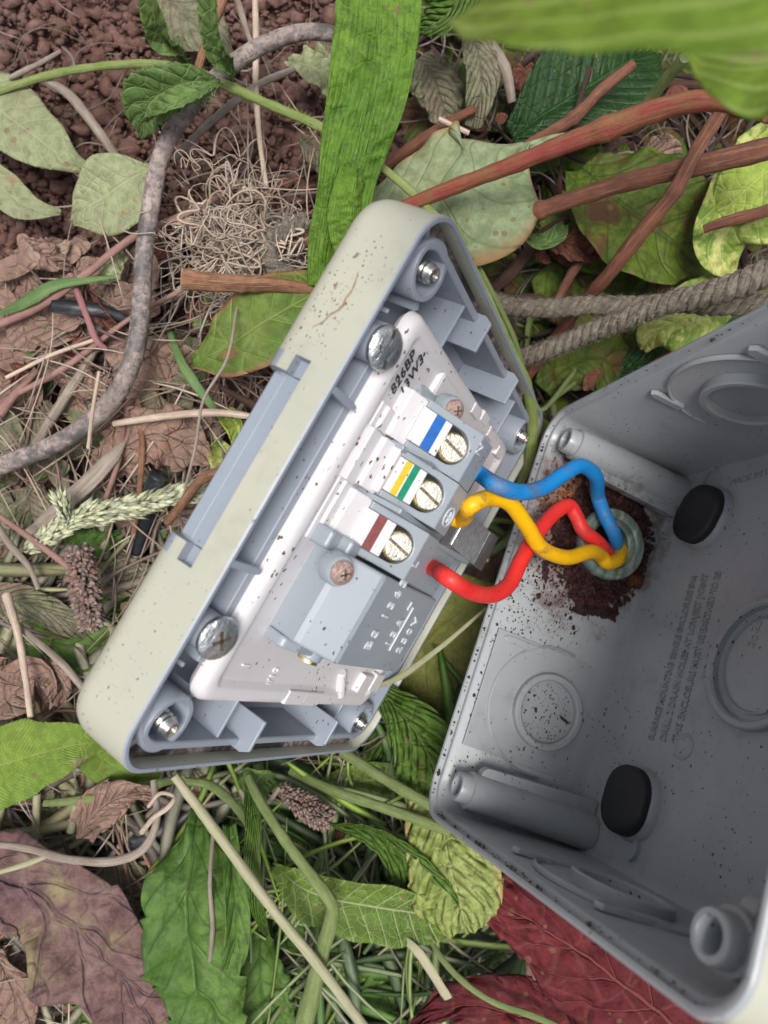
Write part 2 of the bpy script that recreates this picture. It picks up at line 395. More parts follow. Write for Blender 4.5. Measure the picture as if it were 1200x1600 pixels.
def leaf_mat(name, c1, c2, vein,  blotch=None, bl=(.55,.7), bscale=60, nv=9, slant=.9, vw=.035, rough=.42, tert=22, bumpk=.5, dry=0, trans=.22, edge=None, vein_amt=.75, puck=0, dust=0, quilt=None):
    m = NT(name); uvn = m.n.new('ShaderNodeUVMap'); uvn.uv_map = 'UV'; u, v, _ = m.sep(uvn.outputs[0])
    vv = m.math('ABSOLUTE', m.math('MULTIPLY_ADD', v, 2, -1))
    wob = m.noise(45, 3, .5)
    mid = m.ramp(vv, vw*.5, vw*1.6, 1, 0)
    q = m.math('MULTIPLY_ADD', m.math('SUBTRACT', u, m.math('MULTIPLY', vv, slant/nv*1.6)), nv, m.math('MULTIPLY', wob, .7))
    fr = m.math('ABSOLUTE', m.math('SUBTRACT', m.math('FRACT', q), .5))     # .5 on the vein
    side = m.ramp(fr, .5 - vw*2.2, .5 - vw*.4, 0, 1)
    pk = m.ramp(fr, .15, .5, 1, 0)
    tv = m.voro(tert*12, 'DISTANCE_TO_EDGE'); tm = m.ramp(tv, .0, .09, 1, 0)
    n1 = m.noise(bscale*.7, 6, .65); n2 = m.noise(400, 5, .7)
    c = m.mix(m.ramp(n1, .35, .68), c1, c2)
    c = m.mix(m.math('MULTIPLY', m.ramp(n2, .4, .62), .6), c, tuple(x*.5 for x in c1))
    c = m.mix(m.math('MULTIPLY', m.ramp(m.noise(1300, 5, .75), .56, .70), .5), c, tuple(x*.4 for x in c1))
    if dry: c = m.mix(m.math('MULTIPLY', m.ramp(m.noise(26, 5, .7), .45, .62), dry), c, (.30,.20,.12))
    if blotch: c = m.mix(m.ramp(m.noise(bscale, 5, .62, vec=m.mapping(loc=(.3,.1,.2))), bl[0], bl[1]), c, blotch)
    if edge: c = m.mix(m.math('MULTIPLY', m.ramp(m.math('ADD', vv, m.math('MULTIPLY', wob, .5)), 1.05, 1.32), .9), c, edge)
    spv = m.voro(330, out='Color'); sp = m.voro(330)
    spm = m.math('MULTIPLY', m.math('LESS_THAN', sp, m.ramp(m.noise(38, 4, .6), .42, .7, .04, .34)), m.math('GREATER_THAN', m.sep(spv)[1], .62))
    c = m.mix(m.math('MULTIPLY', spm, .7), c, (.22, .13, .07))
    c = m.mix(m.math('MULTIPLY', m.ramp(m.noise(30, 5, .65, vec=m.mapping(loc=(.7, .2, .4))), .52, .74), .4), c, tuple(min(1, a*b) for a, b in zip(c2, (1.7, 1.35, 1.2))))
    veins = m.math('MAXIMUM', mid, m.math('MULTIPLY', side, .75))
    c = m.mix(m.math('MULTIPLY', veins, vein_amt*.75), c, vein)
    c = m.mix(m.math('MULTIPLY', tm, vein_amt*.35), c, vein)
    if dust: c = m.mix(m.math('MULTIPLY', m.ramp(m.noise(70, 6, .7), .5, .7), dust), c, (.36,.26,.22))
    h = m.math('ADD', m.math('MULTIPLY', veins, -1.0), m.math('ADD', m.math('MULTIPLY', tm, -.45), m.math('MULTIPLY', n2, .35)))
    h = m.math('ADD', h, m.math('MULTIPLY', pk, .5 + puck))
    if puck: h = m.math('ADD', h, m.math('MULTIPLY', m.voro(150, 'SMOOTH_F1'), -puck*1.4))
    if quilt: h = m.math('ADD', m.math('MULTIPLY', h, .5), m.math('MULTIPLY', m.voro(1.0, 'SMOOTH_F1', vec=m.comb(m.math('MULTIPLY', u, quilt[0]), m.math('MULTIPLY', v, quilt[1]))), -2.2))
    h = m.math('ADD', h, m.math('MULTIPLY', m.noise(1100, 6, .75), .8))
    m.bump(h, bumpk, .0011)
    return m.done(c, m.ramp(n1, .3, .8, rough, rough+.25), spec=.45, trans=trans)
L_ = {}
L_['pale'] = leaf_mat('pale_leaf_underside', (.40,.44,.24), (.32,.37,.19), (.47,.49,.30), (.33,.17,.08), (.63,.70), 75, nv=7, rough=.6, dust=.2)
L_['palebig'] = leaf_mat('pale_green_leaf_underside', (.34,.42,.24), (.29,.37,.19), (.15,.20,.08), (.36,.24,.10), (.60,.70), 70, nv=6, rough=.6, tert=7, vein_amt=.85, vw=.022, edge=(.36,.20,.09))
L_['strap'] = leaf_mat('bright_puckered_strap', (.10,.23,.018), (.17,.31,.03), (.20,.32,.06), None, nv=3, slant=5, rough=.30, quilt=(16, 5), bumpk=.55, vw=.02, vein_amt=.25)
L_['blur'] = leaf_mat('broad_lime_leaf', (.14,.24,.02), (.18,.28,.03), (.36,.46,.14), None, nv=2, rough=.28, slant=1.5, bumpk=.12, tert=3, vein_amt=.8, vw=.07)
L_['nettle'] = leaf_mat('hairy_fresh_leaf', (.12,.22,.05), (.17,.27,.08), (.28,.38,.16), None, nv=8, rough=.55)
L_['darkgreen'] = leaf_mat('dark_glossy_leaf', (.012,.050,.010), (.025,.08,.015), (.035,.09,.02), None, nv=12, rough=.22, slant=2)
L_['autumn'] = leaf_mat('green_leaf_with_brown_patches', (.065,.12,.010), (.145,.215,.015), (.05,.08,.015), (.12,.05,.02), (.50,.60), 45, nv=6, rough=.4, tert=9)
L_['yellow'] = leaf_mat('yellow_mottled_leaf', (.55,.62,.16), (.68,.70,.26), (.45,.52,.14), (.18,.30,.04), (.49,.58), 170, nv=6, rough=.45, tert=12)
L_['lime'] = leaf_mat('lime_mottled_leaf', (.34,.47,.06), (.45,.55,.12), (.45,.55,.18), (.42,.20,.08), (.66,.70), 110, nv=6, rough=.45)
L_['rededge'] = leaf_mat('green_leaf_red_edge', (.12,.21,.03), (.18,.26,.05), (.26,.33,.09), (.32,.08,.06), (.60,.70), 40, nv=7, rough=.4, edge=(.42,.12,.10), tert=10)
L_['young'] = leaf_mat('fresh_striped_leaf', (.24,.36,.05), (.17,.28,.035), (.36,.47,.14), (.42,.29,.24), (.58,.66), 50, nv=38, slant=6, rough=.45, vw=.03, vein_amt=.45)
L_['purple'] = leaf_mat('dying_purple_leaf', (.17,.09,.10), (.30,.18,.16), (.11,.055,.075), (.40,.33,.17), (.54,.66), 26, nv=6, rough=.7, bumpk=1.0, dust=.5, trans=.1, tert=10, vein_amt=.45)
L_['green'] = leaf_mat('mid_green_lobed_leaf', (.085,.19,.03), (.145,.26,.05), (.05,.11,.02), (.17,.12,.08), (.68,.76), 45, nv=6, rough=.38, tert=8)
L_['pinnate'] = leaf_mat('leaf_with_white_side_stripes', (.17,.27,.03), (.10,.19,.02), (.56,.62,.34), None, nv=13, slant=.6, rough=.35, vw=.035, vein_amt=.7, tert=40)
L_['puck'] = leaf_mat('puckered_green_leaf', (.085,.19,.022), (.145,.26,.04), (.22,.31,.09), (.42,.36,.10), (.66,.74), 60, nv=9, slant=2.4, rough=.32, puck=.9, bumpk=.8, tert=16)
L_['yelpuck'] = leaf_mat('yellowing_puckered_leaf', (.33,.45,.09), (.47,.54,.18), (.50,.52,.22), (.55,.38,.10), (.62,.74), 40, nv=9, slant=2.4, rough=.36, puck=.9, bumpk=.8, tert=16, edge=(.55,.38,.14))
L_['red'] = leaf_mat('dark_red_quilted_leaf', (.135,.015,.022), (.20,.025,.03), (.33,.10,.085), (.40,.22,.17), (.70,.78), 60, nv=7, slant=1.2, rough=.33, tert=8, bumpk=1.0, puck=.7, vein_amt=.7, vw=.025, trans=.08)
L_['olive'] = leaf_mat('olive_leaf', (.15,.165,.03), (.19,.20,.04), (.12,.13,.03), (.10,.08,.03), (.6,.75), 35, nv=5, rough=.55, trans=.05)
L_['dead'] = leaf_mat('dry_brown_leaf', (.42,.28,.22), (.33,.205,.16), (.24,.14,.11), (.46,.34,.26), (.55,.7), 60, nv=6, rough=.8, bumpk=.9, vein_amt=.35, trans=.08, dust=.3)
L_['deadred'] = leaf_mat('dry_red_brown_leaf', (.26,.095,.06), (.18,.065,.045), (.13,.05,.04), (.40,.27,.2), (.6,.72), 60, vein_amt=.35, nv=6, rough=.75, bumpk=.9, trans=.08)
L_['deadgreen'] = leaf_mat('withered_grey_green_leaf', (.24,.26,.14), (.32,.31,.20), (.18,.17,.10), (.30,.20,.16), (.52,.66), 50, vein_amt=.35, nv=9, slant=2, rough=.7, dust=.35, bumpk=.8)
# ================================================================== the soil sheet
def fbm(x, y, oct=5, s=1.0, seed=0.0):
    v = 0; a = 1
    for o in range(oct):
        v += a * pnoise(Vector((x*s + seed, y*s - seed, seed*1.7 + o))); s *= 2.03; a *= .5
    return v
def ground_h(x, y):
    s = lambda q: (lambda t: t*t*(3-2*t))(max(0, min(1, q)))
    return .08*fbm(x, y, 3, .9, 3.1) - .30*s((x+.05)/.5) - .26*s((-.75-y)/.5)*s((x+.95)/.4)*(1-s((x+.05)/.5))   # spacings
def build_ground():
    n = 330; half = 3.2
    xs = np.linspace(-half, half, n); vs = []
    P = rng.random((900, 2)) * 2*half - half; rad = rng.uniform(.018, .075, 900)
    g = np.zeros((n, n))
    X, Y = np.meshgrid(xs, xs)
    for k in range(900):            # clods
        d2 = ((X-P[k,0])**2 + (Y-P[k,1])**2) / rad[k]**2
        g = np.maximum(g, np.where(d2 < 1, np.sqrt(np.clip(1-d2, 0, 1)) * rad[k] * .75, 0))
    for j in range(n):
        for i in range(n):
            x, y = xs[i], xs[j]
            vs.append((x, y, ground_h(x, y) + g[j, i] + .030*fbm(x, y, 4, 9.0, 7.0)))
    fs = [(j*n+i, j*n+i+1, (j+1)*n+i+1, (j+1)*n+i) for j in range(n-1) for i in range(n-1)]
    # the sheet goes on, coarser, to the horizon
    b = MB(); b.v = vs; b.f = fs; b.m = [0]*len(fs)
    base = len(vs); big = 1200.0
    ring = [0, n-1, n*n-1, n*(n-1)]
    b.v += [(-big, -big, -.3), (big, -big, -.3), (big, big, -.3), (-big, big, -.3)]
    edges = [[i for i in range(n)], [j*n + n-1 for j in range(n)], [n*(n-1)+i for i in range(n-1, -1, -1)], [j*n for j in range(n-1, -1, -1)]]
    for e, (c0, c1) in zip(edges, ((0,1),(1,2),(2,3),(3,0))):
        m_ = len(e)//2
        for k in range(len(e)-1):
            b.f.append((base + (c0 if k < m_ else c1), e[k+1], e[k])); b.m.append(0)
        b.f.append((base+c0, base+c1, e[m_])); b.m.append(0)
    o = b.build('soil', M_['soil'], origin=(0,0,0), smooth=180, flipfix=True)
    tag(o, 'red brown crumbly garden soil under the litter of straw and leaves', 'soil', kind='structure')
build_ground()

# ================================================================== socket cover with the socket in it
cover = empty('socket_cover', MC)
tag(cover, 'grey weatherproof cover frame seen from inside, propped on edge with cream outer skirt', 'socket cover')
HX, HY = .62, .637
RIMZ = .05; BACK = -.118
def skirt():
    path = []
    base = rrect(HX, HY, .105, 10)
    # extra path points for the latch recess in the left side
    out = []
    for k, (x, y) in enumerate(base):
        out.append((x, y))
        nx, ny = base[(k+1) % len(base)]
        if x < -HX + 1e-6 and nx < -HX + 1e-6 and y > 0 > ny:
            out += [(x, .234), (x, .232), (x, .196), (x, .194), (x, -.188), (x, -.190), (x, -.226), (x, -.228)]
    prof = [(.09, BACK-.020), (.05, BACK-.016), (.024, BACK-.006), (.008, BACK+.010), (.001, BACK+.028), (0, BACK+.040), (0, -.0602), (0, -.06), (0, -.0222), (0, -.02), (0, RIMZ-.004), (.003, RIMZ), (.011, RIMZ), (.013, RIMZ-.003),
            (.013, .012)]
    def ring(ins, z, inner):
        pts = []
        for (x, y) in out:
            # inset each path point toward the middle
            r = .105
            cx_ = max(-HX+r, min(HX-r, x)); cy_ = max(-HY+r, min(HY-r, y))
            dx, dy = x-cx_, y-cy_; L = math.hypot(dx, dy) or 1
            px, py = x - dx/L*ins, y - dy/L*ins
            if abs(dx) < 1e-9 and abs(dy) < 1e-9: px, py = x, y
            if inner and x < -HX+1e-6 and (-.189 < y < .195 or (z > -.0601 and -.227 < y < .233)): px += .026 if -.189 < y < .195 else .045
            pts.append((px, py, z))
        return pts
    mb = MB()
    rr = [ring(i, z, (z <= -.0221)) for i, z in prof]
    mb.rings(rr, 0, cap0=True)
    # recess faces take the blue grey plastic
    n = len(out)
    for fi, f in enumerate(mb.f):
        if len(f) == 4:
            c = np.mean([mb.v[i] for i in f], axis=0)
            if -HX+.004 < c[0] < -HX+.05 and -.230 < c[1] < .235 and c[2] < -.0205: mb.m[fi] = 1
            if c[2] > .03 and math.hypot(0, 0) == 0 and len(f) == 4:
                zs = [mb.v[i][2] for i in f]
                if min(zs) > RIMZ-.0041: mb.m[fi] = 1
    return mb
sk = skirt().build('skirt', [M_['band'], M_['grey']], cover, smooth=35)
sk['label'] = 'weathered cream outer skirt with a latch recess in its side'
# pocket walls of the latch recess
b = MB()
b.box((-.594, .196, -.10), (-.585, .235, -.026)); b.box((-.594, -.235, -.10), (-.585, -.19, -.026))
b.box((-.5955, -.184, -.104), (-.590, .190, -.072))
b.build('latch_plate', M_['grey'], cover, bevel=.003)
# gasket in the groove
def left_f(x, y): return max(0, min(1, (-x-.45)/.08))*max(0, min(1, (.585-abs(y))/.10))
mb = MB()
def inset_ring(ins, z, r0=.105, hx=HX, hy=HY, n=10):
    return [(x, y, z) for x, y in rrect(hx-ins, hy-ins, max(r0-ins*.75, .01), n)]
def groove_z(x, y): return .045 + .005*pnoise(Vector((x*14, y*14, 1))) if x < -.54 and -.47 < y < .42 else .012 + .006*pnoise(Vector((x*20, y*20, 0)))
rr = []
for ins in (.012, .021, .030, .039, .047):
    pts = []
    for x, y in rrect(HX-ins, HY-ins, .105-ins*.75, 40): f_ = left_f(x, y); pts.append((x - .014*f_*(ins-.012)/.035, y, groove_z(x, y) + (.004*pnoise(Vector((x*60, y*60, ins*90))))))
    rr.append(pts)
mb.rings(rr); mb.build('gasket', M_['gasket'], cover, smooth=180)
# inner wall
mb = MB()
def hug(ring_, dz): return [(x - .015*left_f(x, y), y, z - dz*left_f(x, y)) for x, y, z in ring_]
def inset_wall(ins, z):
    pts = [(x, y, z) for x, y in rrect(HX-ins, HY-ins, max(.105-ins*.75, .01), 26)]
    # the long straight sides need points of their own
    out = []
    for k, p in enumerate(pts):
        q = pts[(k+1) % len(pts)]; out.append(p)
        if math.dist(p, q) > .3: out += [tuple(p[i]+(q[i]-p[i])*t for i in range(3)) for t in (.02, .05, .1, .2, .5, .8, .9, .95, .98)]
    return hug(out, .014 if z > .01 else 0)
inset_ring = inset_wall
mb.rings([inset_ring(.046, .0), inset_ring(.046, .036), inset_ring(.049, .041), inset_ring(.062, .041), inset_ring(.065, .038), inset_ring(.070, -.095), inset_ring(.10, -.10)], 0, cap1=True)
mb.build('inner_tray', M_['grey'], cover, smooth=35)

# corner bosses with the ends of the fixing screws
for (x, y) in ((-.5, .533), (-.5, -.533), (.5, -.533), (.5, .533)):
    mb = MB()
    M = Matrix.Translation((x, y, 0))
    mb.lathe([(.066, -.10), (.065, .034), (.063, .038), (.053, .038), (.051, .034), (.049, -.04), (.001, -.042)], M, 40, cap0=False, cap1=True)
    # web to the wall and to the middle
    a = math.atan2(y, x)
    for s_, l in ((1, .030), (-1, .030)):
        Mw = M @ Matrix.Rotation(a, 4, 'Z')
        x0, x1 = (.060, .060+l) if s_ > 0 else (-.060-l, -.060)
        mb.box((x0, -.007, -.08), (x1, .007, .018), M=Mw)
    bo = mb.build('screw_boss', M_['grey'], cover, smooth=35)
    sm = MB()
    Ms = M @ Matrix.Rotation(R(6), 4, 'X')
    prof = [(.030, -.041), (.030, -.03), (.020, -.03)]
    z = -.03
    for k in range(6): prof += [(.0235, z+.006), (.0205, z+.012)]; z += .012
    prof += [(.0195, z+.004), (.017, z+.010), (.012, z+.011), (.0115, z+.007), (.001, z+.007)]
    sm.lathe(prof, Ms, 24, cap0=False)
    sm.build('screw_end', M_['steel'], bo, smooth=40)
    fl = MB(); fl.extr([(math.cos(t)*.048, math.sin(t)*.048) for t in np.linspace(a-.9, a+.9, 10)] + [(math.cos(t)*.030, math.sin(t)*.030) for t in np.linspace(a+.9, a-.9, 10)], -.041, -.012, M)
    fl.build('boss_web', M_['grey'], bo, bevel=.002)

# ribs and locating tabs along the two short sides
def rib(x, y0, y1, z0, z1, th=.009, name='rib'):
    mb = MB(); mb.box((x-th/2, min(y0,y1), z0), (x+th/2, max(y0,y1), z1)); return mb.build(name, M_['grey'], cover, bevel=.0025)
for sgn in (1, -1):
    rib(-.285, sgn*.455, sgn*.585, -.098, .034)
    rib(.295, sgn*.455, sgn*.585, -.098, .034)
for x, sgn in ((-.205, 1), (.125, 1), (-.195, -1), (.215, -1)):
    mb = MB()
    ys = [sgn*v for v in (.505, .598)]
    poly = [(ys[0], -.098), (ys[1], -.098), (ys[1], .055), (ys[1]-sgn*.014, .078), (ys[0], .078)]
    Mr = Matrix(((0,1,0,0),(1,0,0,0),(0,0,1,0),(0,0,0,1)))
    vs = [(x-.006, p[0], p[1]) for p in poly] + [(x+.006, p[0], p[1]) for p in poly]
    n = 5; mb.add(vs, [tuple(range(n)), tuple(range(2*n-1, n-1, -1))] + [(j, n+j, n+(j+1)%n, (j+1)%n) for j in range(n)])
    mb.build('locating_tab', M_['grey'], cover, bevel=.003)
# short brackets on the near long wall
for y in (.207, -.180):
    mb = MB(); mb.extr([(-.597, y-.008), (-.515, y-.009), (-.492, y-.003), (-.492, y+.006), (-.513, y+.009), (-.597, y+.008)], .030, .044)
    mb.box((-.560, y-.005, -.09), (-.525, y+.005, .029))
    mb.build('bracket', M_['grey'], cover, bevel=.003)
# inner ledge along the near side
mb = MB(); mb.box((-.497, -.400, -.097), (-.470, .400, .020)); mb.build('inner_ledge', M_['grey'], cover, bevel=.003)

# big zinc plated faceplate screws on round posts
def screw_head(M, r, dome, mat, parent, slot='slot', name='screw', seg=40, rim=.010):
    mb = MB()
    n = 9
    prof = [(r*.45, -.03), (r*.55, -.012), (r*.97, -.004), (r, 0), (r, rim*.5)] + [(r*math.cos(t), rim*.5 + dome*math.sin(t)) for t in np.linspace(.12, math.pi/2-.05, n)]
    rr = []
    for rad, h in prof:
        rr.append([(rad*math.cos(2*math.pi*j/seg), rad*math.sin(2*math.pi*j/seg), h) for j in range(seg)])
    mb.rings(rr, 0, True, True)
    mb.v = [tuple(M @ Vector(v)) for v in mb.v]
    o = mb.build(name, mat, parent, smooth=50)
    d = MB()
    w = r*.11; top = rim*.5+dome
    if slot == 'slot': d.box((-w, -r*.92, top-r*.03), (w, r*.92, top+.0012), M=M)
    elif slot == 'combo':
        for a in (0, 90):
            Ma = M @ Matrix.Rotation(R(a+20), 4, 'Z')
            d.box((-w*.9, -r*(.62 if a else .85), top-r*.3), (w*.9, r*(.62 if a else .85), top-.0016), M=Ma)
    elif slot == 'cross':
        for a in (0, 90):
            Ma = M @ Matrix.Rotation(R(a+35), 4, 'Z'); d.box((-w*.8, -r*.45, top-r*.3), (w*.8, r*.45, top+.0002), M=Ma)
    d.build('slot_shade_bar', M_['slotshade'] if slot != 'combo' else M_['slotdark'], o)  # darker bars paint the shade of slots that are not cut
    return o
M_['slotdark'] = metal_mat('grey_slot_shade', (.25,.27,.27), amount=.1, rough=.4)  # grey metal darkened for the shade in the slot
M_['slotshade'] = metal_mat('rusty_slot_shade', (.28,.24,.18), rust=(.33,.13,.06), amount=.5, rough=.5)  # darker metal carries the slot's shade, with some rust
for (px, py) in ((605, 545), (343, 1000)):
    l = oc(px, py, .062)
    mb = MB(); mb.lathe([(.044, -.10), (.040, .042), (.034, .044)], Matrix.Translation((l.x, l.y, 0)), 36)
    # fins joining the post to the wall
    for s_ in (1, -1): mb.box((l.x-.05, l.y+s_*.046-.004, -.098), (l.x+.01, l.y+s_*.046+.004, .01)) if False else None
    po = mb.build('screw_post', M_['grey'], cover, smooth=40)
    screw_head(Matrix.Translation((l.x+.004, l.y, .052)) @ Matrix.Rotation(R(-14), 4, 'Y'), .047, .012, M_['zinc'], po, 'combo' if py < 600 else 'cross')
for px, py in ((575, 470), (258, 1030)): pass
for y in (.405, -.405):
    mb = MB(); mb.add([(-.552, y-.005, -.09), (-.552, y+.005, -.09), (-.50, y+.005, -.09), (-.50, y-.005, -.09), (-.552, y-.005, .03), (-.552, y+.005, .03), (-.547, y+.005, .03), (-.547, y-.005, .03)],
        [(3,2,1,0),(4,5,6,7),(0,1,5,4),(1,2,6,5),(2,3,7,6),(3,0,4,7)]); mb.build('gusset', M_['grey'], cover, bevel=.002)

# ------------------------------------------------------------------ the socket outlet itself
sock = empty('socket_outlet', MC)
tag(sock, 'white single socket outlet seen from behind with three wires in its grey terminal block', 'socket outlet')
ICX, ICY, IHX, IHY = -.0135, -.008, .459, .473
def plate_h(x, y):
    """top of the recessed plate floor"""
    return .0
mb = MB()
def ir(ins, z, r): return [(x+ICX, y+ICY, z) for x, y in rrect(IHX-ins, IHY-ins, r, 8)]
mb.rings([ir(.008, .004, .04), ir(0, .016, .045), ir(.002, .030, .045), ir(.010, .041, .04), ir(.020, .046, .035), ir(.038, .047, .026), ir(.043, .046, .022), ir(.054, .036, .018), ir(.060, .034, .016)], 0, cap1=True)
mb.build('faceplate', M_['white'], sock, smooth=40)
# moulded white steps rising towards the terminals
def wbox(x0, x1, y0, y1, z1, z0=-.03, name='moulded_step', M='white', bev=.004, z1b=None):
    mb = MB(); mb.prism([(x0, z0), (x0, z1), (x1, z1 if z1b is None else z1b), (x1, z0)], y0, y1); return mb.build(name, M_[M], sock, bevel=bev)
wbox(-.400, .08, -.075, .268, .038, bev=.004)             # platform
wbox(-.38, -.30, -.045, .078, .046)
wbox(-.350, -.30, -.048, .072, .060, z1b=.086)
wbox(-.405, -.355, .076, .206, .055)
wbox(-.360, -.31, .082, .204, .068, z1b=.085)
wbox(-.330, -.314, .088, .200, .098)
wbox(-.38, -.33, .208, .266, .048)
wbox(-.345, -.29, .212, .330, .058, z1b=.092)
wbox(-.24, -.08, .335, .43, .050, bev=.012)
# long ridge beside the fuse housing
wbox(-.405, -.345, -.330, -.05, .026, bev=.010)
# small mouldings by the lower edge
for px, py, dx, dy, h in ((452, 1083, .05, .020, .050), (478, 1085, .05, .020, .050), (560, 1062, .035, .03, .055), (578, 1060, .035, .03, .055)):
    l = oc(px, py, .025); wbox(l.x-dx, l.x+dx, l.y-dy, l.y+dy, h, name='moulded_lug')
l = oc(525, 1072, .025)
mb = MB(); mb.tube([(l.x-.04, l.y+.05, .034), (l.x+.02, l.y-.02, .040)], .016, 12); mb.build('moulded_lug', M_['white'], sock, smooth=40, bevel=.003)
for px, py in ((752, 652), (762, 676), (775, 705), (738, 640)):
    l = oc(px, py, .035); wbox(l.x-.03, l.x+.03, l.y-.016, l.y+.016, .050, name='moulded_lug')

# grey fuse housing
FP = [(-.335, .004), (-.350, .110), (-.345, .124), (-.292, .192), (-.280, .198), (.115, .190), (.122, .180), (.122, -.02), (-.30, -.02)]
mb = MB(); mb.prism(FP, -.285, -.062)
mb.prism([(-.335, .004), (-.350, .08), (-.345, .092), (-.30, .110), (.095, .125), (.095, .0)], -.312, -.285)
mb.prism([(-.06, -.01), (-.09, .170), (.115, .178), (.115, -.01)], -.062, .06)
mb.build('fuse_housing', M_['term'], sock, bevel=.006)
# round end of the fuse carrier
l = oc(488, 1022, .10)
mb = MB(); mb.tube([(l.x, l.y+.09, .095), (l.x, l.y-.012, .095)], .030, 20); mb.build('fuse_tube', M_['term'], sock, smooth=40, bevel=.004)
mb = MB(); mb.tube([(l.x, l.y-.010, .095), (l.x, l.y-.020, .095)], .025, 18); mb.build('fuse_cap', M_['brass'], sock, smooth=40)
# base block under everything, out to the far side
mb = MB()
mb.prism([(-.30, .0), (-.30, .06), (-.06, .12), (.10, .12), (.10, .0)], .05, .335)
mb.prism([(.09, -.08), (.09, .11), (.16, .10), (.16, -.08)], -.26, .33)
mb.build('body_block', M_['term'], sock, bevel=.005)
# raised ear with a rusty rivet above the fuse housing
SLOPE = math.atan2(.11, .115)
def ear(px, py, zc, r, matname, nm='clamp_screw'):
    l = oc(px, py, zc)
    Me = Matrix.Translation((l.x, l.y, zc)) @ Matrix.Rotation(R(-26), 4, 'Y')
    mb = MB(); mb.lathe([(r*1.34, -.032), (r*1.30, -.004), (r*1.2, .0005), (r*1.05, .001)], Me, 32)
    e = mb.build('screw_collar', M_['term'], sock, smooth=40)
    screw_head(Me @ Matrix.Translation((0, 0, .004)), r, .012, M_[matname], e, 'cross' , name=nm)
ear(532, 893, .150, .027, 'copper'); ear(707, 640, .115, .025, 'copper')
mb = MB(); l0 = oc(672, 640, .08)
mb.tube([(l0.x-.01, l0.y, .0), (l0.x+.13, l0.y, .050)], .055, 24); mb.build('rounded_shoulder', M_['term'], sock, smooth=50, bevel=.006)
# ear at the near corner of the fuse housing
wbox(-.385, -.33, -.075, -.030, .085, M='term', name='corner_ear', bev=.008)
wbox(-.34, -.29, -.085, -.030, .115, M='term', name='corner_ear', bev=.008)

# terminals
SL = .160
def terminal(yc, w, stripes, mark, scol, wcol, dx=0.0, dz=0.0, xr=-.105):
    x0, z0 = -.310+dx, .090+dz; x1, z1 = -.195+dx, .200+dz
    a = math.atan2(z1-z0, x1-x0)
    t = empty('terminal'); t.parent = sock
    # core coloured near-black, painting the shade down in the slot
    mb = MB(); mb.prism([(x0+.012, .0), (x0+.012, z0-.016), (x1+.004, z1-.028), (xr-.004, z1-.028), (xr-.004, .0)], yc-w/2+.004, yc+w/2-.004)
    mb.build('terminal_shade_core', M_['dark'], t)
    # sloping frame with a round ended slot
    s = .0435; m_ = .016; cy_ = SL - m_ - s
    poly = [(-w/2, 0), (-s, 0)] + [(s*math.cos(u), cy_ + s*math.sin(u)) for u in np.linspace(math.pi, 0, 14)] + [(s, 0), (w/2, 0), (w/2, SL), (-w/2, SL)]
    ca, sa = math.cos(a), math.sin(a)
    # local axes: p -> across (y), q -> up the slope, r -> out
    Ms = Matrix(((0, ca, -sa, x0), (1, 0, 0, yc), (0, sa, ca, z0), (0, 0, 0, 1)))
    mb = MB(); mb.extr(poly, -.026, 0, Ms)
    fr = mb.build('terminal_frame', M_['term'], t, bevel=.0025)
    # top wall where the wire goes in, sides
    mb = MB(); mb.prism([(x1-.002, z1-.020), (x1, z1-.001), (x1+.005, z1), (xr, z1-.002), (xr+.004, z1-.008), (xr+.004, .05), (xr-.01, .05), (xr-.01, z1-.03), (x1, z1-.03)], yc-w/2, yc+w/2)
    mb.prism([(x0, .0), (x0, z0-.004), (x1, z1-.024), (xr+.003, z1-.024), (xr+.003, .0)], yc-w/2, yc-w/2+.006)
    mb.prism([(x0, .0), (x0, z0-.004), (x1, z1-.024), (xr+.003, z1-.024), (xr+.003, .0)], yc+w/2-.006, yc+w/2)
    mb.build('terminal_wall', M_['term'], t, bevel=.0025)
    # label plate and stripes
    mb = MB(); mb.box((-s+.001, -.006, -.022), (s-.001, .076, .002), M=Ms); lb = mb.build('label_plate', M_['label'], t, bevel=.002)
    for q0, q1, cn in stripes:
        mb = MB(); mb.box((-s+.0015, q0, .0005), (s-.0015, q1, .0030), M=Ms); mb.build('colour_stripe', M_['s_'+cn], lb)
    # screw down in the slot
    Msc = Ms @ Matrix.Translation((0, .111, -.014)) @ Matrix.Rotation(R(12), 4, 'Z')
    sc = screw_head(Msc, .0325, .0016, M_[scol], t, 'slot', 'terminal_screw')
    mb = MB(); mb.lathe([(.0375, -.03), (.0375, -.005), (.035, -.003), (.0335, -.004)], Msc, 30); mb.build('clamp_ring', M_['brass'], sc, smooth=30)
    return t
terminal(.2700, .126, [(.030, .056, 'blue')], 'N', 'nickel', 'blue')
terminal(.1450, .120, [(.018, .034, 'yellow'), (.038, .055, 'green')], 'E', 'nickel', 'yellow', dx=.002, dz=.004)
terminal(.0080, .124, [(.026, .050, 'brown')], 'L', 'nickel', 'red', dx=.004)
# small lips between the terminals
wbox(-.330, -.30, .196, .210, .10, M='term', name='divider', bev=.003)
wbox(-.315, -.105, .0705, .0835, .165, M='term', name='divider', bev=.003)
wbox(-.315, -.105, .2045, .2075, .165, M='term', name='divider', bev=.001)

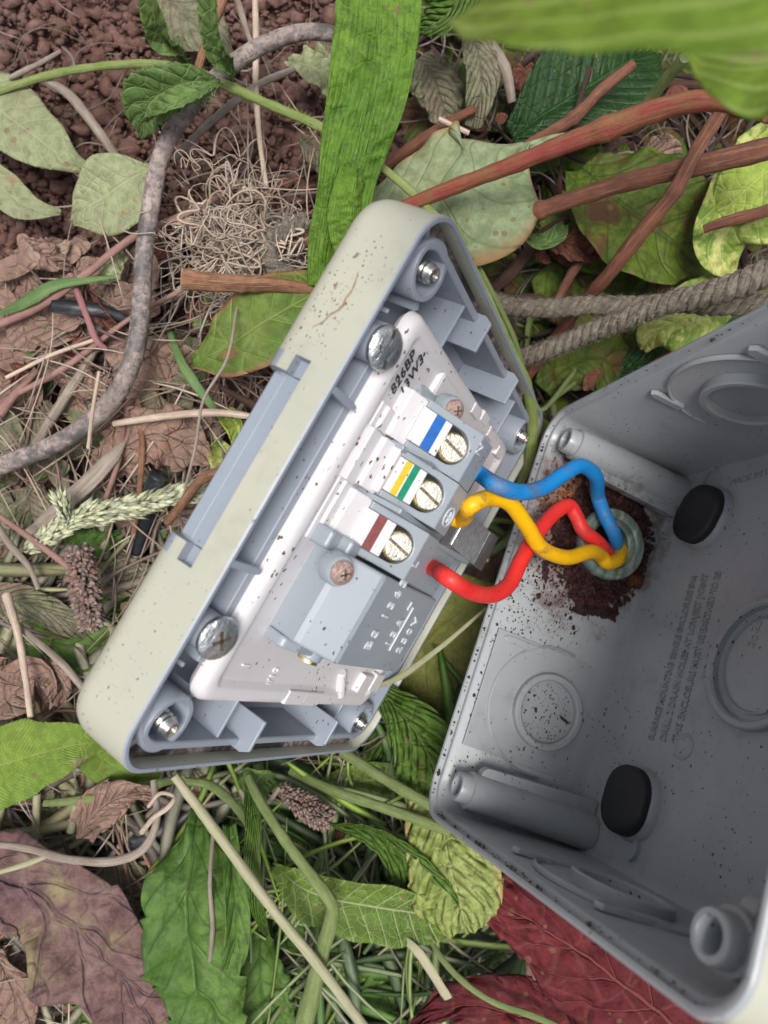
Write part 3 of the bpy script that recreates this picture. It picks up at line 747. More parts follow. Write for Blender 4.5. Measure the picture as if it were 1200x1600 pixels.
# earth strap: bent zinc plate with a nut
l = oc(735, 842, .16)
g = MB()
a0 = oc(703, 858, .165); a1 = oc(728, 800, .165); 
def cp(px, py, z): return oc(px, py, z)
A = [cp(700, 850, .17), cp(735, 880, .165), cp(762, 828, .165), cp(728, 800, .17)]
B = [cp(735, 880, .165), cp(748, 890, .12), cp(775, 838, .12), cp(762, 828, .165)]
def slab(mb, q, th):
    n = (q[1]-q[0]).cross(q[3]-q[0]).normalized()*th
    vs = list(q) + [p - n for p in q]
    mb.add(vs, [(0,1,2,3),(7,6,5,4),(0,4,5,1),(1,5,6,2),(2,6,7,3),(3,7,4,0)])
slab(g, A, -.010); slab(g, B, -.010)
st = g.build('earth_strap', M_['dullzinc'], sock, bevel=.003)
c_ = cp(742, 838, .168)
mb = MB(); mb.lathe([(.012, -.01), (.012, .003), (.009, .007), (.004, .006)], Matrix.Translation(c_), 14); mb.build('strap_rivet', M_['dullzinc'], st, smooth=40)
c_ = cp(757, 872, .095)
mb = MB(); mb.lathe([(.024, -.03), (.024, .0), (.020, .006), (.012, .008), (.011, .016), (.004, .018)], Matrix.Translation(c_) @ Matrix.Rotation(R(20), 4, 'Y'), 6); mb.build('strap_nut', M_['brass'], st, bevel=.002)
# grey side arm below the earth strap, and the clear edge along the far side
def pr(pts, z, th, name, mat, parent=None, bev=.003):
    q = [cp(x, y, z) for x, y in pts]; mb = MB(); n = len(q)
    vs = q + [p - Vector((0, 0, th)) for p in q]
    mb.add(vs, [tuple(range(n)), tuple(range(2*n-1, n-1, -1))] + [(j, n+j, n+(j+1)%n, (j+1)%n) for j in range(n)])
    return mb.build(name, M_[mat], parent or sock, bevel=bev)
pr([(672, 838), (690, 850), (730, 872), (742, 878), (728, 882), (688, 862)], .17, .03, 'side_arm', 'term')
mb = MB(); mb.prism([(.165, -.05), (.165, .075), (.195, .075), (.200, .065), (.21, -.05)], -.275, .10); mb.build('shutter_edge', M_['emboss_mid'], sock, bevel=.004)
mb = MB(); mb.prism([(.172, -.05), (.172, .052), (.20, .052), (.20, -.05)], .12, .36); mb.build('shutter_edge', M_['white'], sock, bevel=.004)

# ------------------------------------------------------------------ writing
def text_obj(s, size, M, mat, parent, name, depth=.0015, bold=0.0, space=1.0, shear=0, linesp=1.0):
    cu = bpy.data.curves.new('txt', 'FONT'); cu.body = s; cu.size = size*U; cu.extrude = depth*U; cu.offset = bold*U
    cu.space_character = space; cu.shear = shear; cu.align_x = 'LEFT'; cu.space_line = linesp; cu.resolution_u = 2
    o = bpy.data.objects.new('txt', cu); COL.objects.link(o)
    dg = bpy.context.evaluated_depsgraph_get(); me = bpy.data.meshes.new_from_object(o.evaluated_get(dg))
    COL.objects.unlink(o); bpy.data.objects.remove(o)
    me.materials.clear(); me.materials.append(mat)
    t = bpy.data.objects.new(name, me); COL.objects.link(t)
    t.parent = parent
    Mx = M.copy(); Mx.translation = Vector(M.translation)*U
    t.matrix_local = Mx
    return t
def basis(o, xdir, ydir):
    x = Vector(xdir).normalized(); y = Vector(ydir); y = (y - x*y.dot(x)).normalized(); z = x.cross(y)
    return Matrix(((x.x, y.x, z.x, o[0]), (x.y, y.y, z.y, o[1]), (x.z, y.z, z.z, o[2]), (0,0,0,1)))
l = oc(558, 1012, .193)
for s, (px, py), sz in (('BS 1363', (574, 1016), .047), ('13A', (606, 1012), .043), ('250V', (624, 1022), .043), ('~', (638, 955), .043)):
    l = oc(px, py, .194); text_obj(s, sz, basis((l.x, l.y, .198-(l.x+.28)/.395*.008+.0006), (0,1,0), (-1,0,0)), M_['emboss_t'], sock, 'raised_marking', .003, .0004, 1.25)
l = oc(604, 1015, .192); l2 = oc(626, 948, .192)
mb = MB(); mb.box((l.x+.012, l.y, .186), (l.x+.015, l2.y+.01, .1965)); mb.build('raised_marking', M_['emboss_t'], sock)
# printed codes on the plate
l = oc(605, 603, .036)
text_obj('826BP', .040, basis((l.x+.040, l.y-.006, .0385), (0,1,0), (-1,.0,0)), M_['ink'], sock, 'printed_code', .0006, .0003, 1.0, .25)
text_obj('13W34', .040, basis((l.x+.080, l.y+.006, .0385), (0,1,0), (-1,.0,0)), M_['ink'], sock, 'printed_code', .0006, .0003, 1.0, .25)
l = oc(430, 1042, .035)
text_obj('01/018', .032, basis((l.x, l.y, .0345), (0,-1,0), (1,0,0)), M_['emboss_w'], sock, 'raised_marking', .003, .0003)
l = oc(390, 1040, .035); mb = MB(); mb.box((l.x-.03, l.y-.002, .03), (l.x+.0, l.y+.002, .038)); mb.build('raised_marking', M_['emboss_w'], sock)
# terminal letters on the wire side
text_obj('N', .040, basis((-.168, .285, .2005), (0,1,0), (-1,0,0)), M_['emboss_t'], sock, 'raised_marking', .0015, .0002)
text_obj('L', .040, basis((-.163, -.018, .2005), (0,1,0), (-1,0,0)), M_['emboss_t'], sock, 'raised_marking', .0015, .0002)
mb = MB(); Mr = Matrix.Translation((-.150, .128, .2035))
for rr_ in ((.026, .0225),):
    pts = 28
    vo = [(rr_[0]*math.cos(2*math.pi*i/pts), rr_[0]*math.sin(2*math.pi*i/pts), .003) for i in range(pts)]; vi = [(rr_[1]*math.cos(2*math.pi*i/pts), rr_[1]*math.sin(2*math.pi*i/pts), .003) for i in range(pts)]
    wo_ = [(x, y, -.002) for x, y, z in vo]; wi_ = [(x, y, -.002) for x, y, z in vi]
    mb.rings([[Mr @ Vector(p) for p in r_] for r_ in (wo_, vo, vi, wi_)])
for (x0_, x1_, y0_, y1_) in ((-.016, .0, -.0015, .0015), (0, .003, -.014, .014), (.007, .010, -.009, .009), (.013, .016, -.004, .004)):
    mb.box((x0_, y0_, -.002), (x1_, y1_, .003), M=Mr)
mb.build('earth_symbol', M_['emboss_t'], sock)

# dried smears of soil on the skirt
def smear(pts, wd, z):
    mb = MB(); P = smooth_path([oc(px, py, -HX, 0) for px, py in pts], 6)
    rr = []
    n = len(P)
    for i, p in enumerate(P):
        t = (P[min(i+1, n-1)] - P[max(0, i-1)]).normalized(); s_ = Vector((1,0,0)).cross(t)
        w = wd * (.25 + .75*math.sin(math.pi*min(1, max(0, (i+.4)/n)))) * (1 + .5*pnoise(Vector((i*.9, wd*100, 0))))
        rr.append([(-HX-.0012, *(p + s_*w)[1:]), (-HX-.0024, *p[1:]), (-HX-.0012, *(p - s_*w)[1:])])
    mb.rings(rr, closed=False); return mb.build('dried_soil_smear', M_['smear'], cover, smooth=180)
M_['smear'] = flat('dried_brown_soil', (.36,.235,.165), .9, n=.45, scale=700, bump=.6)
smear([(560, 425), (556, 440), (549, 456), (541, 466), (536, 478), (527, 486), (516, 492), (505, 503), (489, 511)], .0026, 0)
smear([(563, 396), (557, 400), (552, 403)], .0030, 0)
smear([(528, 441), (525, 446), (523, 453)], .0028, 0)
def g3():
    for _ in range(150):
        y = random.gauss(.36, .09); z = random.gauss(-.045, .03)
        if y < .55 and -.10 < z < .04: yield (y, z, abs(random.gauss(0, .0018))+.0008, .0015)
    for _ in range(60):
        y = random.uniform(-.53, -.24); yield (y, random.uniform(-.09, .045), abs(random.gauss(0, .0010))+.0006, .0012)
def crumbs(name, M, gen, mat, parent, label=None):
    mb = MB()
    for (x, y, r, h) in gen:
        a = random.random()*6.28; k = random.choice((4, 5, 6)); e = random.uniform(.35, 1)
        pts = [(x + r*math.cos(a+2*math.pi*i/k)*random.uniform(.7, 1.1), y + r*e*math.sin(a+2*math.pi*i/k)*random.uniform(.7, 1.1)) for i in range(k)]
        mb.add([M @ Vector((*p, -.001)) for p in pts] + [M @ Vector((x, y, h))], [(i, (i+1)%k, k) for i in range(k)])
    o = mb.build(name, mat, parent); o['kind'] = 'stuff'
    if label: o['label'] = label
    return o
crumbs('soil_crumbs', Matrix(((0, 0, -1, -HX-.0005), (1, 0, 0, 0), (0, 1, 0, 0), (0, 0, 0, 1))), g3(), flat('brown_crumb', (.20,.10,.07), .9, n=.5), cover)
# ================================================================== back box
box = empty('socket_back_box', MBX)
tag(box, 'open grey plastic back box lying on its side at the lower right, rust crumbs inside', 'back box')
OX, OY, D, TH = .612, .640, .433, .030
def orr(ins, z, r, n=10): return [(x, y, z) for x, y in rrect(OX-ins, OY-ins, r, n)]
mb = MB()
mb.rings([orr(.02, -D-.03, .08), orr(0, -D-.01, .10), orr(0, .02, .10), orr(.004, .028, .098), orr(.010, .030, .092), orr(.016, .028, .09), orr(.018, .014, .088), orr(.028, .012, .08), orr(.032, .006, .075),
          orr(.046, -D+.03, .060), orr(.052, -D+.008, .055), orr(.07, -D, .04)], 0, cap0=True, cap1=True)
# the outside of the box is the weathered cream plastic, the inside grey
for k, f in enumerate(mb.f):
    c = np.mean([mb.v[i] for i in f], axis=0)
    if k < 2*44 + 0: mb.m[k] = 1
mb.build('box_shell', [M_['greybox'], M_['band']], box, smooth=35)
XI, YI = OX-.040, OY-.040      # inner wall faces about mid depth

def post(x, y, rz, ztop=.0, r=.048):
    mb = MB(); M = Matrix.Translation((x, y, 0))
    mb.lathe([(r*1.12, -D+.002), (r*1.05, ztop-.06), (r*1.03, ztop-.036), (r*.86, ztop-.034), (r*.82, ztop-.004), (r*.78, ztop), (r*.58, ztop), (r*.54, ztop-.004), (r*.50, ztop-.20), (.001, ztop-.201)], M, 36, cap0=False)
    o = mb.build('screw_post', M_['greybox'], box, smooth=40)
    # long rib down the post
    mb = MB(); Mr = M @ Matrix.Rotation(R(rz), 4, 'Z')
    mb.prism([(.03, -D+.004), (.03, ztop-.05), (.062, ztop-.06), (.072, ztop-.07), (.085, -D+.05), (.085, -D+.004)], -.017, .017, Mr)
    mb.build('post_rib', M_['greybox'], o, bevel=.003)
    # web to the corner
    mb = MB(); Mw = M @ Matrix.Rotation(math.atan2(y, x), 4, 'Z')
    mb.prism([(.03, -D+.004), (.03, ztop-.06), (.075, ztop-.06), (.075, -D+.004)], -.010, .010, Mw); mb.build('post_web', M_['greybox'], o, bevel=.003)
post(-.5, .533, -90); post(-.5, -.533, 90); post(.5, -.533, 90, .01); post(.5, .533, -90)

def ringmesh(mb, M, prof, seg=56, a0=0, a1=2*math.pi):
    """ring from a (radius, height) outline"""
    full = abs(a1-a0-2*math.pi) < 1e-6; m = seg if full else seg+1
    rr = [[M @ Vector((r*math.cos(a0+(a1-a0)*j/seg), r*math.sin(a0+(a1-a0)*j/seg), h)) for j in range(m)] for r, h in prof]
    rr.append(rr[0]); mb.rings(rr, closed=full)
    if not full:
        n = len(prof)
        for e in (0, m-1):
            mb.add([rr[k][e] for k in range(n)], [tuple(range(n))])
# frames of the walls: x' along y, y' along z, z' into the box
MLW = Matrix(((0, 0, 1, -OX+.040), (1, 0, 0, 0), (0, 1, 0, 0), (0, 0, 0, 1)))
MTW = Matrix(((1, 0, 0, 0), (0, 0, -1, OY-.040), (0, 1, 0, 0), (0, 0, 0, 1)))
MBW = Matrix(((1, 0, 0, 0), (0, 0, 1, -OY+.040), (0, 1, 0, 0), (0, 0, 0, 1)))
MFL = Matrix.Translation((0, 0, -D))
def knockout(M, cx_, cy_, arc=True, r=.112):
    mb = MB(); Mk = M @ Matrix.Translation((cx_, cy_, 0))
    ringmesh(mb, Mk, [(r, -.004), (r, .020), (r-.004, .024), (r-.016, .024), (r-.021, .018), (r-.022, -.004)])
    k = mb.build('knockout_ring', M_['greybox'], box, smooth=35)
    mb = MB(); mb.lathe([(r-.021, -.004), (r-.021, .0015), (.001, .0025)], Mk, 40, cap0=False); mb.build('knockout_disc', M_['greybox'], k, smooth=40)
    if arc:
        mb = MB(); ringmesh(mb, Mk, [(r*1.72, -.004), (r*1.72, .004), (r*1.68, .007), (r*1.66, .002), (r*1.66, -.004)], 40, R(-12), R(100))
        ringmesh(mb, Mk, [(r*1.72, -.004), (r*1.72, .004), (r*1.68, .007), (r*1.66, .002), (r*1.66, -.004)], 24, R(100), R(190)); mb.build('knockout_arc', M_['greybox'], k)
    return k
mb = MB(); mb.extr([(-.425, -.405), (-.075, -.405), (-.075, -.012), (-.425, -.012)], -.004, .0045, MLW); mb.build('knockout_panel', M_['greybox'], box, bevel=.0015)
MLP = MLW @ Matrix.Translation((0, 0, .0045))
knockout(MLP, -.255, -.236)
knockout(MTW, .03, -.19); knockout(MBW, .0, -.21)
k = knockout(MFL, .0, .0, False, .165)
mb = MB(); ringmesh(mb, MFL, [(.125, -.004), (.125, .008), (.121, .010), (.118, .004), (.118, -.004)]); mb.build('inner_ring', M_['greybox'], k, smooth=35)
text_obj('25', .035, basis((-.04, .075, -D+.003), (.3,1,0), (-1,.3,0)), M_['emboss_b'], k, 'raised_marking', .0015)
text_obj('20', .035, basis((-.04, .035, -D+.003), (.3,1,0), (-1,.3,0)), M_['emboss_b'], k, 'raised_marking', .0015)
# raised guide strips on the walls
def strip(M, x0, x1, y0, y1, h=.010, taper=True):
    mb = MB(); w = (x1-x0)
    mb.extr([(x0, y0), (x1, y0), (x1, y1+ (0 if not taper else .0)), ((x0+x1)/2, y1+.012), (x0, y1)], -.004, h, M); return mb.build('guide_strip', M_['greybox'], box, bevel=.003)
def line_strip(M, x0, y0, x1, y1, w=.004, h=.005):
    a = Vector((x0, y0, 0)); d_ = Vector((x1, y1, 0)) - a; n_ = Vector((-d_.y, d_.x, 0)).normalized()*w
    mb = MB(); mb.extr([tuple((a+n_).xy), tuple((a-n_).xy), tuple((a+d_-n_).xy), tuple((a+d_+n_).xy)], -.004, h, M); return mb.build('moulded_line', M_['greybox'], box, bevel=.001)
for M, c0 in ((MLW, -.255), (MTW, .03), (MBW, .0)):
    strip(M, c0+.155, c0+.185, -.20, -.04) if M is not MLW else strip(M, c0+.150, c0+.172, -.17, -.045)
    strip(M, c0-.185, c0-.160, -.13, -.04) if M is not MLW else None
line_strip(MTW, .30, -.02, .30, -.40); 
# small loops where the posts meet the floor
for cx_, cy_, a in ((-.355, .555, 60), (-.50, .41, 100), (-.30, -.52, -60)):
    mb = MB(); Mk = MFL @ Matrix.Translation((cx_, cy_, 0)) @ Matrix.Rotation(R(a+90), 4, 'Z')
    ringmesh(mb, Mk, [(.036, -.004), (.036, .014), (.026, .014), (.026, -.004)], 20, R(-100), R(100)); mb.build('moulded_loop', M_['greybox'], box, smooth=35)
# rubber plugs over the four fixing holes, each on a low boss
for x, y, a in ((-.335, .425, -20), (-.325, -.412, 0), (.33, .42, 0), (.33, -.42, 0)):
    mb = MB(); Mk = MFL @ Matrix.Translation((x, y, 0)) @ Matrix.Rotation(R(a), 4, 'Z')
    mb.rings([[Mk @ Vector((px, py, h)) for px, py in rrect(.090-i_, .092-i_, .078-i_, 10)] for i_, h in ((-.008, -.004), (0, .022), (.006, .026))], cap1=True)
    bo = mb.build('plug_boss', M_['greybox'], box, smooth=40)
    mb = MB()
    mb.rings([[Mk @ Vector((px, py, h)) for px, py in rrect(.088-i_, .090-i_, .074-i_, 10)] for i_, h in ((.01, .02), (.0, .027), (.0, .040), (.004, .048), (.014, .052), (.03, .053))], cap1=True)
    mb.build('rubber_plug', M_['rubber'], bo, smooth=50)
# moulded dimples on the floor
for x, y, r in ((-.20, -.235, .035), (.21, .22, .035)):
    mb = MB(); ringmesh(mb, MFL @ Matrix.Translation((x, y, 0)), [(r, -.002), (r, .002), (r-.004, .004), (r-.010, .001), (r-.010, -.002)], 28); mb.build('ejector_mark', M_['greybox'], box, smooth=40)
# raised lines of small lettering on the floor
rows = [((1022, 1158), 'SURFACE MOUNTING SINGLE ENCLOSURE IP66'), ((1040, 1160), 'DRILL 2 DRAIN HOLES AT LOWEST POINT'), ((1060, 1160), 'THIS ENCLOSURE MUST BE EARTHED TO BS')]
l0 = ob(1024, 1158, -D); l1 = ob(1090, 900, -D)
dirv = (l1-l0)
for (p, s), p1 in zip(rows, ((1090, 900), (1108, 897), (1128, 893))):
    a = ob(*p, -D); b_ = ob(*p1, -D); d_ = b_-a
    t = text_obj(s, .036, basis((a.x, a.y, -D+.001), (d_.x, d_.y, 0), (-d_.y, d_.x, 0)), M_['emboss_b'], box, 'raised_lettering', .0035, .0002)
    wd = max(v.co.x for v in t.data.vertices)
    t.scale.x = d_.length*U/wd
a = ob(1110, 1060, -D); b_ = ob(1126, 992, -D); d_ = b_-a
t = text_obj('IP66', .046, basis((a.x, a.y, -D+.001), (d_.x, d_.y, 0), (-d_.y, d_.x, 0)), M_['emboss_b'], box, 'raised_lettering', .0035, .0002, 1.2)
a = ob(1140, 760, -D); b_ = ob(1180, 748, -D); d_ = b_-a
text_obj('MADE IN UK', .030, basis((a.x, a.y, -D+.001), (d_.x, d_.y, 0), (-d_.y, d_.x, 0)), M_['emboss_b'], box, 'raised_lettering', .0015, -.0003)

# conduit bush and rust
MCB = MLW @ Matrix.Translation((.292, -.262, 0))
mb = MB()
mb.lathe([(.108, -.01), (.108, .030), (.112, .036), (.112, .060), (.107, .066), (.098, .067), (.096, .071), (.086, .071), (.078, .066), (.074, .052), (.066, .046), (.064, -.12), (.001, -.125)], MCB, 56, cap0=False)
bush = mb.build('conduit_bush', M_['bush'], box, smooth=40)
mb = MB(); mb.lathe([(.0650, .010), (.064, .009), (.001, .008)], MCB, 40, cap0=False); mb.build('bore_shade_disc', M_['dark'], bush, smooth=60)  # near-black disc just above the wall paints the shade of the bore
def heap():
    n = 120; hx, hy = .235, .205; mb = MB(); vs = []
    for j in range(n):
        for i in range(n):
            u = -1 + 2*i/(n-1); v = -1 + 2*j/(n-1)
            x = u*hx; y = v*hy; rr_ = math.hypot(u, v)
            q = .90 - rr_ + .42*fbm(u, v, 5, 2.2, 5)
            h = max(-.006, min(1, q*3)) * (.012 + .026*abs(fbm(u, v, 4, 9, 2))) - .002
            vs.append(MCB @ Vector((x+.0, y-.0, h)))
    fs = [(j*n+i, j*n+i+1, (j+1)*n+i+1, (j+1)*n+i) for j in range(n-1) for i in range(n-1)]
    # drop cells that lie under the wall
    keep = []
    inv = MCB.inverted()
    zz = [(inv @ v).z for v in vs]; yy = [(inv @ v).y for v in vs]
    for f in fs:
        if min(math.hypot((inv @ vs[i]).x, (inv @ vs[i]).y) for i in f) < .095: continue
        if max(zz[i] for i in f) > -.001 and max(yy[i] for i in f) < .262-.03 and min(yy[i] for i in f) > -D+.262+.008: keep.append(f)
    mb.add(vs, keep)
    o = mb.build('rust_heap', M_['rust'], smooth=180, parent=box); o['kind'] = 'stuff'; return o
heap()
def lump(mb, c, r):
    fs = [(0,1,2),(0,2,3),(0,3,4),(0,4,1),(5,2,1),(5,3,2),(5,4,3),(5,1,4)]
    q = [Vector(p) for p in ((0,0,1),(1,0,0),(0,1,0),(-1,0,0),(0,-1,0),(0,0,-1))]
    rot = Matrix.Rotation(random.random()*6.28, 3, random.choice('XYZ')) @ Matrix.Rotation(random.random()*6.28, 3, 'X')
    V = list(q); E = {}; F2 = []
    def mid(a, b):
        k = (min(a,b), max(a,b))
        if k not in E: E[k] = len(V); V.append(((V[a]+V[b])/2).normalized())
        return E[k]
    for a, b, c2 in fs:
        x, y, z = mid(a,b), mid(b,c2), mid(c2,a); F2 += [(a,x,z),(x,b,y),(z,y,c2),(x,y,z)]
    s = Vector((random.uniform(.7,1.2), random.uniform(.5,1.1), random.uniform(.4,.9)))
    mb.add([c + rot @ Vector((v.x*s.x, v.y*s.y, v.z*s.z))*r*random.uniform(.62, 1.3) for v in V], F2)
mb = MB()
for _ in range(1500):
    a = random.random()*6.28; q_ = random.uniform(.56, 1.0)
    x, y = .21*q_*math.cos(a), .18*q_*math.sin(a)
    if y > .225 or y < -.165: continue
    lump(mb, MCB @ Vector((x, y, .012 + .018*(1-q_))), .002 + random.expovariate(1/.0035))
o = mb.build('rust_crumbs', M_['rust'], box, flipfix=False); o['kind'] = 'stuff'
def g1():
    for _ in range(2600):
        y = random.uniform(-D+.01, .0); x = random.gauss(.1, .30)
        if abs(x) > .57: continue
        r = abs(random.gauss(0, .0021)) + .0009
        yield (x, y, r, random.uniform(.001, .004))
    for _ in range(600):
        a = random.random()*6.28; q = random.uniform(.8, 1.35); x = .292+q*.225*math.cos(a); y = -.262 + q*.185*math.sin(a)
        if -D+.01 < y < .0: yield (x, y, abs(random.gauss(0, .0042))+.001, random.uniform(.002, .008))
def g4():
    for _ in range(150):
        a = random.random()*6.28; q = .085*random.random()**.5; yield (-.255+q*math.cos(a), -.236+q*math.sin(a), abs(random.gauss(0, .0026))+.0012, .007)
crumbs('soil_crumbs', MLP, g4(), flat('brown_ring_crumb', (.07,.04,.03), .9, n=.5), box)
crumbs('soil_crumbs', MLW, g1(), flat('dark_soil_crumb', (.045,.026,.02), .9, n=.5), box)
crumbs('rust_crumbs', MLW, ((random.gauss(.36, .08), random.uniform(-.16, -.01), abs(random.gauss(0, .006))+.002, .004) for _ in range(260)), M_['rust_flake'], box)
crumbs('floor_crumbs', MFL, ((random.uniform(-.55, .1), random.uniform(-.5, .5), abs(random.gauss(0, .0022))+.001, .002) for _ in range(260)), flat('dark_floor_crumb', (.05,.035,.03), .9), box)
# crumbs along the rim
MR_ = Matrix.Translation((0, 0, .029))
def g2():
    for _ in range(420):
        s_ = random.random(); side = random.choice('LLBBBT')
        off = random.uniform(.004, .024)
        if side == 'L': yield (-OX+off, random.uniform(-.60, .6), abs(random.gauss(0, .004))+.001, random.uniform(.002, .008))
        elif side == 'B': yield (random.uniform(-.6, .6), -OY+off, abs(random.gauss(0, .004))+.001, random.uniform(.002, .006))
        else: yield (random.uniform(-.6, .6), OY-off, abs(random.gauss(0, .003))+.001, .003)
crumbs('rim_crumbs', Matrix.Translation((0, 0, .022)), g2(), flat('dark_rim_crumb', (.06,.045,.035), .9, n=.5), box)
# chips lying inside
for (yy_, zz_, ln, wd, a, mt) in ((.60-.86, -.30, .020, .005, 70, 'darkstem'), (-.262, -.20, .009, .005, 20, 'darkstem'), (-.495, -.095, .05, .006, -62, 'redstem'), (.195, -.31, .04, .018, -55, 'rust_flake')):
    mb = MB(); Mc = MLW @ Matrix.Translation((yy_, zz_, .006)) @ Matrix.Rotation(R(a), 4, 'Z')
    mb.extr([(-ln, -wd*.3), (-ln*.4, -wd), (ln*.7, -wd*.8), (ln, 0), (ln*.6, wd), (-ln*.7, wd*.6)], -.003, .003, Mc)
    ch = mb.build('bark_chip', M_[mt] , None, bevel=.001, origin=(0,0,0))
    ch.matrix_world = MBX
    tag(ch, {70: 'dark bark chip lying in the knockout ring of the grey box', 20: 'small dark bark crumb in the middle of the knockout ring', -62: 'thin red brown splinter lying beside the lower left screw post', -55: 'orange rust flake lying below the conduit bush'}[a], 'debris')

# ================================================================== the three wires
def wire(name, label, pts, mat, r=.0205):
    P = smooth_path(pts, 10)
    n = len(P); cent = sum(P, Vector())/n
    mb = MB(); mb.tube(P, [r*(1+.03*pnoise(Vector((i*.15, r*50, 0)))) for i in range(n)], 20)
    o = mb.build(name, mat, smooth=180, origin=P[0]); return tag(o, label, 'wire', 'cores of the supply cable')
def zc(y, z=.15): return c2w((-.15, y, z))
bore = b2w((-OX+.03, .292, -.262))
def wz(px, py, z): return at(px, py, z)
nb = c2w((-.118, .270, .190)); 
wire('blue_wire', 'blue insulated wire running from the terminal with the blue stripe', [c2w((-.145, .268, .12)), oc(752, 738, .16)*0 + c2w(oc(750, 741, .175)), wz(776, 758, -1.80), wz(812, 769, -1.86), wz(848, 762, -1.93), wz(880, 741, -2.0), wz(908, 728, -2.07), wz(931, 745, -2.15), wz(934, 775, -2.24), wz(945, 805, -2.23), wz(960, 836, -2.245), wz(962, 856, -2.32), wz(957, 868, -2.42), wz(954, 876, -2.52)], M_['w_blue'], .0215)
wire('yellow_wire', 'yellow insulated wire running from the terminal with yellow and green stripes', [c2w((-.12, .14, .10)), c2w(oc(716, 812, .175)), wz(735, 791, -1.80), wz(765, 778, -1.84), wz(796, 786, -1.88), wz(822, 820, -1.93), wz(846, 856, -2.0), wz(885, 871, -2.08), wz(922, 862, -2.16), wz(938, 868, -2.22), wz(949, 879, -2.235), wz(965, 874, -2.27), wz(970, 860, -2.32), wz(963, 858, -2.40), wz(956, 864, -2.52)], M_['w_yellow'], .0215)
wire('red_wire', 'red insulated wire looping from the terminal with the brown stripe', [c2w((-.12, .0, .10)), c2w(oc(674, 886, .175)), wz(700, 903, -1.74), wz(735, 924, -1.80), wz(770, 929, -1.87), wz(796, 912, -1.94), wz(815, 873, -2.01), wz(836, 838, -2.08), wz(864, 804, -2.16), wz(888, 790, -2.20), wz(900, 806, -2.21), wz(911, 828, -2.21), wz(933, 846, -2.235), wz(947, 862, -2.28), wz(953, 872, -2.38), wz(955, 878, -2.50)], M_['w_red'], .0215)
# ================================================================== leaves
def interp(ws, t):
    """smooth width along the leaf from evenly spaced control values"""
    n = len(ws)-1; x = t*n; i = min(int(x), n-1); f = x-i
    p = [ws[max(i-1, 0)], ws[i], ws[i+1], ws[min(i+2, n)]]
    return max(.0, .5*((2*p[1]) + (p[2]-p[0])*f + (2*p[0]-5*p[1]+4*p[2]-p[3])*f*f + (3*p[1]-p[0]-3*p[2]+p[3])*f**3))
def leaf(label, spine, ws, mat, name='leaf', cat='leaf', fold=0, curl=0, teeth=0, tn=18, wav=0, wn=5, puck=0, roll=0, nu=64, nv=22, off=0, group=None, thick=.0022, nvein=9, slant=1.0, asym=1.0, noise_=.012, parent=None, tips=None, holes=0, seed=None, blist=0, bs=14):
    """spine: (px, py, z); ws: half widths in photo pixels; the leaf hangs in 3D around its midrib"""
    sd = seed if seed is not None else random.random()*100
    P = smooth_path([at(*p) for p in spine], 12)
    # even parameter
    d = [0]
    for a, b in zip(P, P[1:]): d.append(d[-1] + (b-a).length)
    L = d[-1]; pts = []
    for i in range(nu+1):
        s = L*i/nu; k = 0
        k = max(j for j in range(len(d)) if d[j] <= s + 1e-9); k = min(k, len(P)-2)
        f = (s-d[k])/max(d[k+1]-d[k], 1e-9); pts.append(P[k].lerp(P[k+1], f))
    V = []; UV = []
    up0 = Vector((0, 0, 1))
    for i, p in enumerate(pts):
        t = i/nu
        T = (pts[min(i+1, nu)] - pts[max(i-1, 0)]).normalized()
        S = T.cross(up0).normalized(); N = S.cross(T).normalized()
        a = roll(t) if callable(roll) else roll
        S2 = S*math.cos(a) + N*math.sin(a); N2 = N*math.cos(a) - S*math.sin(a)
        k = (H - p.z)/F
        w = interp(ws, t) * k
        if i == nu and not tips: w = min(w, .15*max(ws)*k)
        for j in range(nv+1):
            v = -1 + 2*j/nv; av = abs(v)
            ww = w * (asym if v > 0 else 1)
            tooth = 1
            if teeth: tooth = 1 - teeth*(((t*tn + .35*pnoise(Vector((t*7, sd, 0)))) % 1.0)) * av**2
            edge = 1 + .10*pnoise(Vector((t*6, v*1.5+sd, 3))) * av
            if holes: edge *= 1 - holes*max(0, pnoise(Vector((t*3.3+sd, (1 if v>0 else -1)*5, 8))))*av
            x = v*ww*tooth*edge
            h = fold*av*w + curl*av*av*w + wav*w*math.sin(t*wn*6.28 + (1.6 if v > 0 else 0))*av*av
            if puck:
                q = (t*nvein - av*slant) % 1.0
                h += puck*(abs(math.sin(math.pi*q))**.6)*min(1, av*5)*min(1, (1-av)*6+.2)
            if blist: h += blist*(1-2*abs(pnoise(Vector((p.x*bs+x*bs+sd, p.y*bs, v*1.2)))))*min(1, (1-av)*5+.3)
            h += noise_*pnoise(Vector((p.x*8+sd, p.y*8, v*1.5)))
            # a wider leaf shortens across when it folds
            V.append(p + S2*(x) + N2*h); UV.append((t, j/nv))
    fs = [(i*(nv+1)+j, i*(nv+1)+j+1, (i+1)*(nv+1)+j+1, (i+1)*(nv+1)+j) for i in range(nu) for j in range(nv)]
    mb = MB(); mb.add(V, fs); mb.uv = UV
    o = mb.build(name, mat, parent, smooth=180, origin=None if parent else (V[nv//2].x, V[nv//2].y, V[nv//2].z), flipfix=False)
    so = o.modifiers.new('thickness', 'SOLIDIFY'); so.thickness = thick*U; so.offset = -1
    # a raised midrib on the underside of the sheet
    if not parent: tag(o, label, cat, group)
    return o
